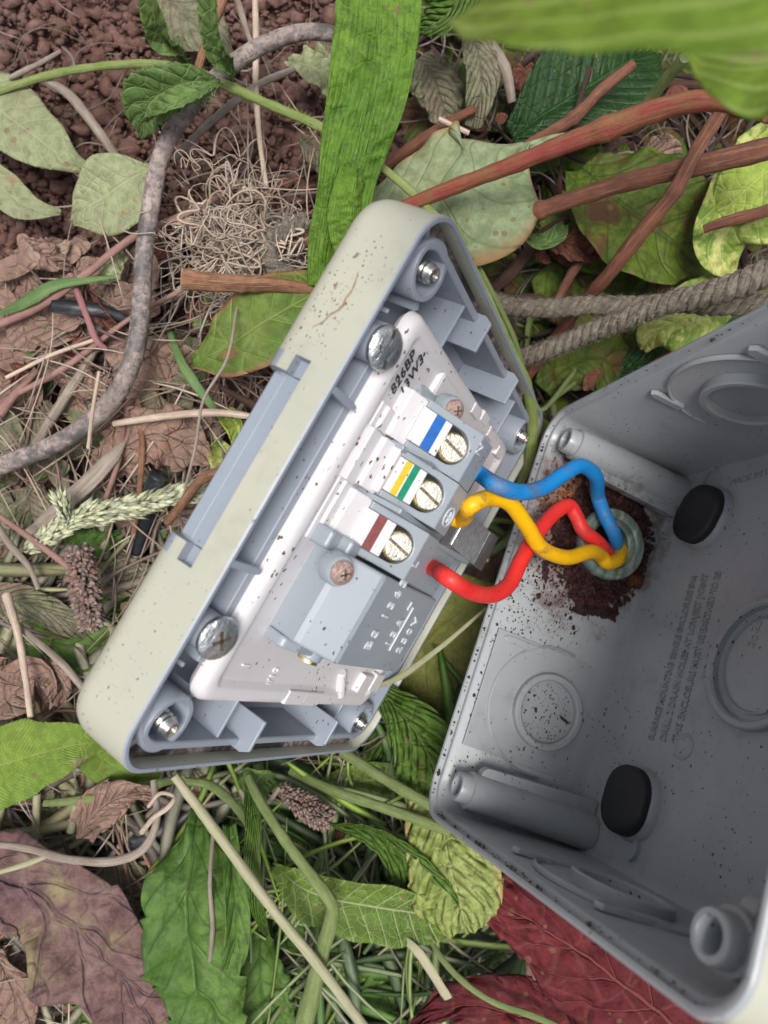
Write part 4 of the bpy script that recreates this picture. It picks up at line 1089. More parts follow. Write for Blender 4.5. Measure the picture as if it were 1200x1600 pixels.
def stalk(label, pts, r, mat, name='stem', cat='stem', seg=12, group=None, knob=(), jit=.07, parent=None, n=8, flat=1.0, conv=True, nz=1.1):
    """pts (px, py, z); r in photo pixels (radius), one value or a list"""
    P3 = [at(*p) for p in pts] if conv else [Vector(p) for p in pts]
    P = smooth_path(P3, n); m_ = len(P); rr = []
    for i, p in enumerate(P):
        t = i/(m_-1)
        rp = interp(r, t) if hasattr(r, '__len__') else r
        k = (H-p.z)/F
        q = rp*k*(1 + nz*.12*pnoise(p*22))
        for kt, ka in knob: q *= 1 + ka*math.exp(-((t-kt)/.018)**2)
        rr.append(q)
    mb = MB(); mb.tube(P, rr, seg, jit=jit, flat=flat)
    o = mb.build(name, mat, parent, smooth=60, origin=None if parent else P[0])
    if not parent: tag(o, label, cat, group)
    return o
def thing(name, label, cat, p, group=None):
    o = empty(name, loc=Vector(p)); return tag(o, label, cat, group)
def under(o, parent):
    """make o a part of parent, where it stands"""
    o.parent = parent; o.location = o.location - parent.location
    for k in ('category', 'group', 'label'):
        if k in o.keys(): del o[k]
    return o

# ---- big strap leaf behind the top of the cover
leaf('long bright green puckered strap leaf standing behind the top of the cover', [(592, -60, -1.95), (590, 40, -1.98), (578, 130, -2.02), (558, 215, -2.06), (541, 290, -2.10), (528, 360, -2.16), (515, 450, -2.24)],
     [66, 65, 63, 56, 44, 42, 34], L_['strap'], fold=.22, blist=.009, bs=20, nu=150, nv=44, wav=.07, wn=3, name='strap_leaf', tips=True, noise_=.03)
leaf('bright green leaf piece folded at the tear beside the strap leaf', [(556, 262, -2.04), (552, 330, -2.08), (556, 400, -2.14)], [22, 36, 30], L_['strap'], fold=-.5, nu=60, roll=.5, tips=True, name='strap_leaf')
# ---- near blurred leaves at the top right
bl = thing('broad_leaf_plant', 'broad smooth lime green leaves hanging close to the camera at the top right', 'plant', at(1250, 20, -.80))
for sp, w, kw in (([(1300, -60, -.62), (1130, -45, -.66), (980, -40, -.72), (850, -35, -.78), (772, -20, -.84)], [170, 195, 195, 178, 100], dict(fold=.10, curl=.25, wav=.05, wn=2)),
                  ([(1330, 60, -.86), (1260, 80, -.90), (1190, 95, -.94), (1120, 88, -.98), (1075, 78, -1.0)], [130, 130, 105, 66, 12], dict(fold=.2, curl=.1))):
    o = leaf('', sp, w, L_['blur'], name='leaf', nu=60, nv=30, slant=2, tips=True, noise_=.006, **kw); under(o, bl)
# ---- hairy green stem with leaves
hs = thing('hairy_vine', 'light green hairy stem with drooping leaves crossing behind the cover', 'plant', at(500, 200, -2.2))
under(stalk('', [(-20, 150, -2.45), (60, 122, -2.42), (140, 106, -2.38), (230, 100, -2.32), (300, 112, -2.25), (350, 132, -2.2), (420, 163, -2.14), (500, 198, -2.10), (560, 236, -2.12), (620, 280, -2.14), (668, 325, -2.12), (705, 370, -2.10), (748, 440, -2.12), (790, 530, -2.2), (822, 600, -2.3), (832, 660, -2.42), (826, 720, -2.52), (805, 770, -2.6)], [4.5, 6, 6, 7, 8, 8, 7.5, 7, 7, 7, 7, 8, 8, 8, 9, 9, 8, 6], M_['greenstem'], name='stem'), hs)
for sp, w, kw in (([(335, 128, -2.18), (300, 128, -2.14), (262, 140, -2.14), (232, 165, -2.20), (222, 215, -2.32)], [8, 30, 42, 30, 3], dict(fold=.5, teeth=.16, tn=12, roll=.5)),
                  ([(345, 132, -2.15), (300, 150, -2.08), (262, 168, -2.08), (228, 190, -2.16)], [6, 20, 22, 4], dict(fold=.4, teeth=.16, tn=12, roll=-.3)),
                  ([(290, 108, -2.2), (262, 72, -2.08), (244, 30, -1.98), (228, -20, -1.9)], [6, 15, 20, 16], dict(fold=.9, teeth=.12, tn=10)),
                  ([(362, 122, -2.16), (342, 85, -2.06), (332, 40, -1.98), (330, -20, -1.9)], [6, 16, 17, 16], dict(fold=.9, teeth=.12, tn=10))):
    under(leaf('', sp, w, L_['nettle'], name='leaf', nu=50, nv=18, puck=.006, nvein=8, **kw), hs)
mb = MB()      # the hairs
for _ in range(900):
    t = random.random()
    k = random.choice([0, 0, 1, 2])
    if k == 0: a, b = (300, 112, -2.25), (500, 198, -2.10)
    elif k == 1: a, b = (290, 108, -2.2), (236, 10, -1.95)
    else: a, b = (335, 150, -2.1), (232, 180, -2.16)
    p = at(*[a[i]+(b[i]-a[i])*t for i in range(3)]); dr = Vector((random.gauss(0,1), random.gauss(0,1), random.gauss(0,1)+.4)).normalized()
    s_ = dr.orthogonal()*.0007; q = p + dr*(.014 if k == 0 else .0); e = p + dr*random.uniform(.022, .036) + (Vector((random.gauss(0,.02), random.gauss(0,.02), 0)) if k else Vector())
    mb.add([q+s_, q-s_, e], [(0, 1, 2)])
o = mb.build('hair', M_['greenstem'], None, origin=(0,0,0)); o['kind'] = 'stuff'; under(o, hs); 
# stems behind the cover at the right
stalk('thin green stem forking beside the right corner of the cover', [(712, 350, -2.2), (800, 520, -2.3), (838, 640, -2.45), (890, 590, -2.55), (905, 560, -2.6)], 4, M_['midstem'])
stalk('pale green stem lying low under the fork of the vine', [(830, 660, -2.5), (870, 620, -2.55), (930, 575, -2.6)], 4, M_['midstem'])

# ---- pale leaves at the upper left
leaf('pale green leaf with rusty blotches, torn tip at the left edge', [(-60, 130, -2.50), (-10, 165, -2.46), (50, 210, -2.42), (100, 245, -2.42), (136, 264, -2.46)], [30, 58, 52, 38, 10], L_['pale'], fold=.12, curl=-.15)
leaf('narrow pale green leaf bottom edge of the left group', [(-60, 260, -2.5), (-10, 285, -2.46), (40, 322, -2.43), (95, 332, -2.46)], [30, 30, 26, 5], L_['pale'], fold=.15, wav=.1)
leaf('rounded pale green leaf with small brown spots against the cable', [(238, 262, -2.36), (205, 278, -2.34), (165, 306, -2.36), (130, 330, -2.4), (112, 348, -2.44)], [8, 52, 62, 40, 5], L_['pale'], fold=.25, curl=-.2, roll=.15, asym=.9)
leaf('mud spattered pink and green leaf at the top edge', [(230, -30, -2.55), (285, 20, -2.52), (330, 60, -2.52), (365, 95, -2.55)], [20, 50, 44, 8], L_['deadgreen'], curl=.2, wav=.15)
leaf('crumpled pale green leaf by the cable near the strap leaf', [(450, 95, -2.5), (490, 105, -2.44), (520, 128, -2.46), (540, 160, -2.5)], [8, 24, 28, 20], L_['pale'], fold=.5, wav=.3)
leaf('small pale leaf under the crumpled leaf', [(500, 60, -2.55), (530, 80, -2.52), (560, 95, -2.55)], [10, 24, 6], L_['deadgreen'], fold=.3)
# ---- leaf with red edge beside the cover
leaf('green leaf with a red tip left of the cover edge', [(300, 566, -2.30), (350, 545, -2.24), (410, 505, -2.20), (470, 470, -2.22), (530, 440, -2.3)], [10, 50, 62, 54, 20], L_['rededge'], fold=.22, curl=-.15, wav=.05)
# ---- pale underside leaf behind the cover at the top right
leaf('large pale veined leaf lying behind the top right of the cover', [(560, 330, -2.34), (620, 318, -2.28), (690, 300, -2.22), (755, 285, -2.20), (822, 225, -2.24)], [20, 62, 104, 92, 8], L_['palebig'], fold=.10, curl=-.12, wav=.05, nu=90, nv=34, noise_=.03, asym=1.08, nvein=6)
leaf('narrow pale leaf fragment tucked under the red stem', [(800, 235, -2.3), (870, 228, -2.3), (950, 205, -2.32)], [6, 16, 3], L_['palebig'], fold=.4)
# ---- right side leaves
leaf('dark glossy leaf at the top right under the near leaf', [(800, 215, -2.5), (850, 180, -2.46), (905, 145, -2.46), (960, 110, -2.5), (1010, 80, -2.6)], [20, 66, 80, 70, 30], L_['darkgreen'], fold=.35, puck=.01, nvein=10, slant=2.2, nv=30)
leaf('green leaf with purple brown patches below the thick stem', [(908, 262, -2.44), (950, 300, -2.38), (1000, 340, -2.36), (1050, 378, -2.38), (1090, 420, -2.46)], [30, 74, 98, 74, 12], L_['autumn'], fold=.22, curl=.1, wav=.08, nu=80, nv=30)
leaf('olive green leaf with a brown patch lying under the diagonal stem', [(860, 330, -2.56), (900, 360, -2.52), (960, 375, -2.5), (1030, 370, -2.52)], [26, 56, 48, 10], L_['autumn'], fold=.1, curl=-.2)
leaf('yellow mottled leaf at the right edge of the bed', [(1260, 250, -2.3), (1210, 290, -2.26), (1160, 330, -2.26), (1130, 385, -2.3), (1145, 440, -2.38)], [70, 96, 72, 46, 6], L_['yellow'], fold=.25, curl=-.1, wav=.05)
leaf('lime leaf with brown specks above the yellow mottled leaf', [(1250, 230, -2.22), (1190, 275, -2.2), (1140, 320, -2.24), (1108, 350, -2.3)], [60, 52, 46, 6], L_['lime'], fold=.2)
leaf('yellow leaf curled under the rope', [(1140, 430, -2.42), (1110, 468, -2.38), (1065, 500, -2.38), (1025, 522, -2.42), (1004, 548, -2.5)], [12, 38, 46, 36, 8], L_['yellow'], fold=.3, curl=-.2)
leaf('dull green leaf with a yellow patch above the rope', [(1040, 330, -2.62), (1060, 380, -2.58), (1060, 430, -2.55), (1030, 480, -2.6)], [20, 60, 56, 30], L_['autumn'], fold=.2)
leaf('green leaf running along the back edge of the box', [(950, 590, -2.62), (1020, 560, -2.58), (1090, 520, -2.56), (1160, 470, -2.6)], [12, 34, 38, 20], L_['darkgreen'], fold=.4)
leaf('small curled lime leaf hooked on the old stem', [(818, 372, -2.4), (845, 382, -2.36), (868, 370, -2.36), (882, 350, -2.4)], [5, 12, 12, 5], L_['nettle'], fold=.8)
leaf('brown withered leaf hanging below the thick stem', [(868, 380, -2.48), (900, 385, -2.44), (930, 395, -2.46), (962, 398, -2.5)], [14, 26, 16, 4], L_['deadred'], fold=.4, wav=.3)
leaf('green and yellow leaf behind the lower rope', [(850, 610, -2.62), (880, 580, -2.58), (930, 560, -2.56), (985, 590, -2.62)], [20, 44, 50, 14], L_['autumn'], fold=.2, wav=.1)
leaf('drooping grey green leaf between twigs at the top', [(735, 40, -2.5), (748, 90, -2.44), (752, 140, -2.42), (738, 200, -2.48)], [14, 24, 26, 12], L_['deadgreen'], fold=.5, wav=.2)
leaf('folded bright green leaf at the top edge beside the strap leaf', [(755, -30, -2.3), (720, 0, -2.28), (690, 28, -2.3), (655, 50, -2.36)], [16, 34, 34, 10], L_['puck'], fold=.5, puck=.008, nvein=9)
leaf('large grey green leaf lying behind the twigs at the top', [(655, 90, -2.6), (680, 130, -2.58), (700, 190, -2.6)], [20, 40, 24], L_['deadgreen'], fold=.3, wav=.2)
leaf('brown torn leaf scrap beside the thin twigs', [(800, 110, -2.6), (830, 140, -2.56), (822, 190, -2.58)], [10, 26, 8], L_['deadred'], fold=.4, wav=.4)
leaf('curled brown bark like leaf between the stems', [(1008, 232, -2.42), (1035, 240, -2.36), (1065, 262, -2.4)], [14, 20, 8], L_['dead'], fold=.8)

# ---- red and brown stems
stalk('thick red stem with a green joint crossing the top right', [(590, 345, -2.16), (650, 316, -2.12), (720, 288, -2.06), (800, 258, -1.98), (880, 226, -1.90), (950, 200, -1.84), (1040, 168, -1.76), (1110, 158, -1.7), (1200, 175, -1.62)], [10, 10.5, 12, 13, 15, 17, 17, 15, 14], M_['redstem'], seg=20, knob=((.62, .22),), jit=.02)
stalk('thick brown stem running from the cover to the right edge', [(790, 350, -2.26), (830, 334, -2.22), (880, 316, -2.18), (960, 290, -2.12), (1040, 270, -2.06), (1120, 252, -2.0), (1230, 225, -1.93)], [12, 13, 13, 14, 15, 16, 18], M_['brownstem'], seg=20, knob=((.22, .3),), jit=.03)
stalk('brown stem slanting down across the thick stems', [(1135, 165, -1.95), (1110, 200, -1.96), (1080, 250, -1.98), (1050, 305, -2.02), (1000, 365, -2.10), (950, 430, -2.2), (905, 480, -2.35), (860, 540, -2.5), (800, 620, -2.66)], [9, 11, 11, 11, 12, 11, 10, 9, 8], M_['brownstem'], seg=14, knob=((.36, .28),))
stalk('short brown stem entering at the right edge', [(1100, 358, -2.2), (1140, 345, -2.16), (1240, 318, -2.1)], [7, 9, 10], M_['brownstem'])
stalk('reddish stem rising behind the thick red stem', [(770, 270, -2.42), (830, 225, -2.38), (895, 185, -2.34), (940, 140, -2.32), (990, 100, -2.3)], [8, 9, 9, 9, 8], M_['brownstem'], knob=((.5, .4),))
stalk('thin dark twig standing against the dark glossy leaf', [(896, 190, -2.4), (908, 150, -2.38), (922, 105, -2.36)], 4, M_['darkstem'])
stalk('dark old stem low under the rope ends', [(760, 460, -2.6), (800, 425, -2.55), (850, 365, -2.48), (890, 340, -2.44)], [9, 10, 8, 6], M_['darkstem'])
stalk('dark broken twig at the top between leaf and cover', [(600, 262, -2.55), (650, 225, -2.5), (700, 192, -2.46), (742, 170, -2.42)], [9, 9, 8, 7], M_['brownstem'])
stalk('old dark stem curving down behind the broken twig', [(752, 20, -2.5), (765, 70, -2.5), (790, 110, -2.52), (800, 160, -2.56)], [13, 12, 9, 7], M_['greystraw'], knob=((.4, .2),))
stalk('small cut straw coloured twig tip above the pale leaf', [(686, 186, -2.4), (705, 195, -2.4), (732, 208, -2.42)], 4, M_['straw'])
stalk('green stem hanging below the near leaf', [(1070, 90, -2.0), (1040, 125, -2.1), (1012, 162, -2.2)], 9, M_['midstem'])
stalk('low brown stem behind the lower rope', [(830, 545, -2.66), (900, 535, -2.62), (1000, 548, -2.62)], 6, M_['brownstem'])
stalk('orange brown stem leaning on the back of the box', [(960, 610, -2.6), (1020, 570, -2.56), (1060, 540, -2.5)], 6, M_['brownstem'])
for i, (pts, r, m_, lb) in enumerate([
    ([(700, 270, -2.6), (640, 330, -2.6), (590, 390, -2.62)], 8, 'darkstem', 'dark stem end running under the cover at its top'),
    ([(880, 430, -2.62), (950, 420, -2.6), (1020, 400, -2.6)], 5, 'darkstem', 'thin dark stem under the patched green leaf'),
    ([(870, 470, -2.5), (895, 425, -2.48), (925, 385, -2.46)], 7, 'brownstem', 'rusty brown stem just above the upper rope'),
    ([(700, 500, -2.7), (800, 470, -2.66), (900, 470, -2.66)], 9, 'darkstem', 'dark stem hidden low behind the ropes')]):
    stalk(lb, pts, r, M_[m_])
tw = stalk('peeling brown twig with a cut end left of the cover', [(288, 436, -2.12), (320, 440, -2.12), (370, 443, -2.14), (420, 444, -2.18), (480, 452, -2.24), (520, 470, -2.34)], [17, 15, 13, 12, 10, 9], M_['twig'], name='cut_twig', cat='twig', seg=18, jit=.07, knob=((.42, .18),))
mb = MB(); c_ = at(285, 436, -2.12); Mx = Matrix.Translation(c_) @ Vector((-1, 0, .35)).to_track_quat('Z', 'Y').to_matrix().to_4x4()
mb.lathe([(.030, -.006), (.029, .003), (.022, .004), (.016, .0015), (.006, -.004), (.001, -.005)], Mx, 18, cap0=False); o = mb.build('cut_end', flat('cut_wood_end', (.48,.33,.24), .8, n=.5, scale=900, bump=.8), tw, smooth=180)
o.location = -tw.location; 
stalk('reddish brown forked twig touching the latch recess', [(262, 815, -2.3), (290, 780, -2.2), (312, 752, -2.1), (335, 740, -2.04), (365, 741, -2.0)], [7, 7.5, 8, 9, 6], M_['twig'], knob=((.58, .3),))
stalk('dark red twig poking out beside the cover edge', [(428, 652, -2.4), (390, 630, -2.34), (345, 605, -2.28)], [9, 7, 4], M_['darkstem'])
stalk('dry brown twig low under the peeling cut twig', [(430, 385, -2.4), (470, 378, -2.38), (520, 370, -2.4)], 9, M_['twig'])

# ---- the muddy cable and its scraps
def cable(label, pts, r, mat, name='cable'):
    P = smooth_path([at(*p) for p in pts], 12); mb = MB()
    mb.tube(P, [(interp(r, i/(len(P)-1)) if hasattr(r, '__len__') else r)*(H-p.z)/F for i, p in enumerate(P)], 24, jit=.012)
    return tag(mb.build(name, mat, smooth=180, origin=P[0]), label, 'cable')
cable('long muddy black cable curving across the soil on the left', [(600, 78, -2.28), (555, 62, -2.24), (500, 50, -2.20), (455, 54, -2.18), (400, 76, -2.18), (350, 112, -2.2), (310, 152, -2.24), (275, 198, -2.26), (250, 250, -2.27), (236, 320, -2.28), (225, 400, -2.28), (221, 470, -2.28), (212, 545, -2.28), (185, 610, -2.28), (140, 660, -2.30), (80, 697, -2.32), (0, 728, -2.36), (-80, 755, -2.4)],
      [12.5, 12, 12, 12.5, 13, 13.5, 14, 14, 14, 14, 14, 14.5, 15, 15, 15, 14.5, 14.5, 14], M_['cable'])
cable('short split black cable end left of the long cable', [(84, 478, -2.4), (120, 482, -2.4), (165, 488, -2.42), (210, 506, -2.46)], [11, 12, 11, 8], M_['blackcable'])
cable('black rubber offcut standing in the soil under the grass seed head', [(248, 742, -2.34), (236, 775, -2.38), (224, 820, -2.44), (212, 862, -2.48)], [14, 15, 16, 14], M_['blackcable'])
cable('black cable piece lying under dead leaves at the lower left', [(310, 1262, -2.5), (260, 1292, -2.48), (210, 1315, -2.48), (150, 1335, -2.52)], [13, 17, 17, 12], M_['blackcable'])

# ---- ropes
def rope(label, pts, r_px, pitch=.090, strands=3, fuzz=1700):
    P = smooth_path([at(*p) for p in pts], 40); root = thing('rope', label, 'rope', P[0])
    up = None; frames = []; s = 0
    for i, p in enumerate(P):
        T = (P[min(i+1, len(P)-1)] - P[max(i-1, 0)]).normalized()
        up = (Vector((0,0,1)) if up is None else up); up = (up - T*up.dot(T)).normalized(); frames.append((p, T.cross(up), up, s, T))
        if i+1 < len(P): s += (P[i+1]-p).length
    for k in range(strands):
        mb = MB(); path = []; rad = []
        for p, a, b, s_, T in frames[::2]:
            r = interp(r_px, s_/s)*(H-p.z)/F if hasattr(r_px, '__len__') else r_px*(H-p.z)/F
            th = 2*math.pi*(s_/pitch + k/strands)
            path.append(p + (a*math.cos(th) + b*math.sin(th))*r*.56); rad.append(r*.47*(1+.10*pnoise(p*30+Vector((k*9,0,0)))))
        mb.tube(path, rad, 9, jit=.10)
        o = mb.build('strand', M_['rope'], None, smooth=180, origin=P[0]); under(o, root)
    mb = MB()
    for _ in range(fuzz):
        p, a, b, s_, T = random.choice(frames); r = (interp(r_px, s_/s) if hasattr(r_px, '__len__') else r_px)*(H-p.z)/F
        th = random.random()*6.28; d_ = a*math.cos(th)+b*math.sin(th); q = p + d_*r*.95
        e1 = q + d_*random.uniform(.004, .012) + T*random.uniform(-.012, .02); e2 = e1 + T*random.uniform(-.01, .02) + d_*random.uniform(-.006, .008)
        w_ = T.cross(d_)*.0009
        mb.add([q-w_, q+w_, e1+w_*.8, e1-w_*.8, e2], [(0,1,2,3), (3,2,4)])
    o = mb.build('fibre', M_['rope'], None, origin=P[0]); o['kind'] = 'stuff'; under(o, root); return root
rope('upper rope, weathered grey, running straight from the cover to the right edge', [(740, 462, -2.36), (790, 478, -2.32), (850, 482, -2.28), (910, 478, -2.25), (980, 478, -2.22), (1060, 475, -2.18), (1130, 478, -2.14), (1240, 470, -2.08)], [14.5, 14.5, 15, 15.5, 15.5, 15, 16, 17])
rope('lower rope, weathered grey, climbing to cross the other near the right edge', [(760, 585, -2.44), (810, 562, -2.38), (860, 545, -2.32), (920, 520, -2.25), (980, 497, -2.17), (1050, 472, -2.08), (1120, 456, -2.0), (1240, 410, -1.9)], [13, 14, 15, 16, 17, 19, 22, 24])
rope('frayed grey rope loop disappearing behind the cover by the cut twig', [(478, 345, -2.36), (440, 362, -2.32), (418, 388, -2.30), (430, 418, -2.3), (470, 440, -2.34), (510, 455, -2.4)], [14, 15, 15, 15, 15, 14], fuzz=500)

# ---- bottom vegetation
leaf('fresh light green ribbed leaf with a torn edge at the lower left', [(-70, 1212, -2.32), (0, 1196, -2.28), (60, 1178, -2.25), (110, 1166, -2.24), (165, 1158, -2.3)], [60, 66, 60, 42, 16], L_['young'], fold=.20, curl=-.15, nu=90, nv=30, wav=.07, tips=True, roll=.1)
leaf('light green leaf tip showing below the lower corner of the cover', [(120, 1150, -2.42), (160, 1185, -2.36), (205, 1208, -2.34), (250, 1212, -2.4)], [22, 34, 26, 5], L_['young'], fold=.2)
leaf('big dying purple brown leaf at the lower left', [(-90, 1350, -2.42), (-10, 1362, -2.36), (60, 1395, -2.31), (130, 1460, -2.28), (190, 1530, -2.28), (250, 1620, -2.32), (290, 1700, -2.4)], [56, 76, 86, 94, 78, 66, 40], L_['purple'], fold=.12, wav=.16, wn=4, nu=130, nv=44, blist=.012, bs=16, noise_=.07, holes=.55, teeth=.10, tn=9, tips=True)
leaf('mid green lobed leaf right of the purple leaf', [(310, 1270, -2.42), (302, 1330, -2.32), (295, 1400, -2.26), (300, 1480, -2.25), (322, 1560, -2.28), (345, 1660, -2.34)], [16, 62, 84, 84, 62, 50], L_['green'], fold=.20, curl=-.15, wav=.14, wn=4, teeth=.16, tn=8, nu=110, nv=40, blist=.012, bs=9, noise_=.05, holes=.3, tips=True, roll=-.12)
leaf('narrow upright green leaf folded along its rib beside the lobed leaf', [(358, 1290, -2.34), (365, 1380, -2.24), (368, 1460, -2.22), (352, 1540, -2.28)], [10, 16, 20, 8], L_['green'], fold=.9, roll=.4)
leaf('crinkled green leaf in the bottom centre left', [(408, 1440, -2.5), (405, 1490, -2.44), (410, 1550, -2.44), (415, 1620, -2.48)], [10, 44, 56, 40], L_['green'], fold=.35, wav=.22, teeth=.2, tn=8, noise_=.04)
leaf('narrow grass green leaf hanging under the cover', [(392, 1225, -2.3), (397, 1290, -2.2), (396, 1350, -2.18), (402, 1410, -2.2), (418, 1460, -2.28)], [8, 12, 13, 10, 3], L_['puck'], fold=.6)
leaf('leaf with pale side stripes below the cover', [(428, 1352, -2.36), (470, 1384, -2.30), (530, 1408, -2.27), (600, 1418, -2.28), (680, 1430, -2.34), (740, 1430, -2.4)], [8, 36, 44, 46, 34, 10], L_['pinnate'], fold=.25, curl=.2, wav=.08, puck=.008, nvein=13, slant=1)
leaf('dark green puckered leaf curving down to the yellowing leaf', [(520, 1286, -2.42), (580, 1300, -2.36), (630, 1335, -2.32), (670, 1380, -2.32), (700, 1440, -2.38)], [8, 24, 40, 44, 30], L_['puck'], fold=.35, puck=.010, roll=-.5)
leaf('broad puckered green leaf between the cover and the box', [(602, 1086, -2.48), (640, 1130, -2.42), (672, 1185, -2.38), (700, 1260, -2.36), (730, 1340, -2.38)], [20, 46, 58, 62, 55], L_['puck'], fold=.20, blist=.016, bs=18, puck=.006, nvein=8, slant=2, nu=100, nv=34, wav=.06, tips=True)
leaf('yellowing puckered leaf sticking out under the box corner', [(690, 1200, -2.40), (690, 1270, -2.33), (700, 1340, -2.29), (716, 1400, -2.28), (728, 1452, -2.32)], [44, 56, 66, 76, 34], L_['yelpuck'], fold=.14, curl=-.1, blist=.018, bs=18, puck=.004, nvein=8, slant=2, nu=100, nv=34, wav=.06, teeth=.05, tn=7, tips=True)
leaf('round green leaf under the right corner of the cover', [(600, 1120, -2.58), (610, 1165, -2.54), (618, 1215, -2.56)], [24, 46, 20], L_['puck'], fold=.3, wav=.1)
leaf('light olive leaf lying between the two green stems', [(480, 1240, -2.56), (540, 1225, -2.52), (600, 1215, -2.52), (650, 1195, -2.56)], [8, 26, 28, 6], L_['pinnate'], fold=.3)
leaf('small curled green leaf right under the cover', [(380, 1210, -2.4), (400, 1222, -2.36), (428, 1216, -2.4)], [10, 24, 10], L_['nettle'], fold=.6)
leaf('olive brown leaf filling the gap between cover and box', [(580, 1000, -2.70), (650, 1005, -2.64), (720, 1030, -2.62), (800, 1080, -2.68)], [60, 120, 130, 90], L_['olive'], fold=.08, curl=-.05, nu=40, tips=True)
# red leaf: two lobes
rl = thing('red_leaf', 'dark red quilted leaf with pale veins under the box at the bottom', 'leaf', at(840, 1500, -2.3))
for sp, w, kw in (([(1160, 1720, -2.34), (1050, 1600, -2.30), (940, 1510, -2.27), (850, 1450, -2.27), (770, 1400, -2.30), (735, 1350, -2.38)], [70, 120, 128, 100, 60, 22], dict(roll=.06)),
                  ([(1090, 1680, -2.40), (960, 1640, -2.34), (850, 1600, -2.31), (750, 1568, -2.31), (690, 1575, -2.34), (640, 1600, -2.38)], [30, 76, 84, 66, 40, 6], dict(roll=-.08))):
    under(leaf('', sp, w, L_['red'], name='lobe', fold=-.10, blist=.012, puck=.014, nvein=9, slant=1.0, wav=.06, teeth=.10, tn=11, nu=130, nv=44, noise_=.02, tips=True, **kw), rl)
under(stalk('', [(640, 1412, -2.42), (665, 1455, -2.34), (700, 1510, -2.26), (760, 1560, -2.22), (840, 1590, -2.22), (930, 1630, -2.24)], [4, 4, 5, 5, 5, 4], M_['midstem'], name='leaf_stalk'), rl)

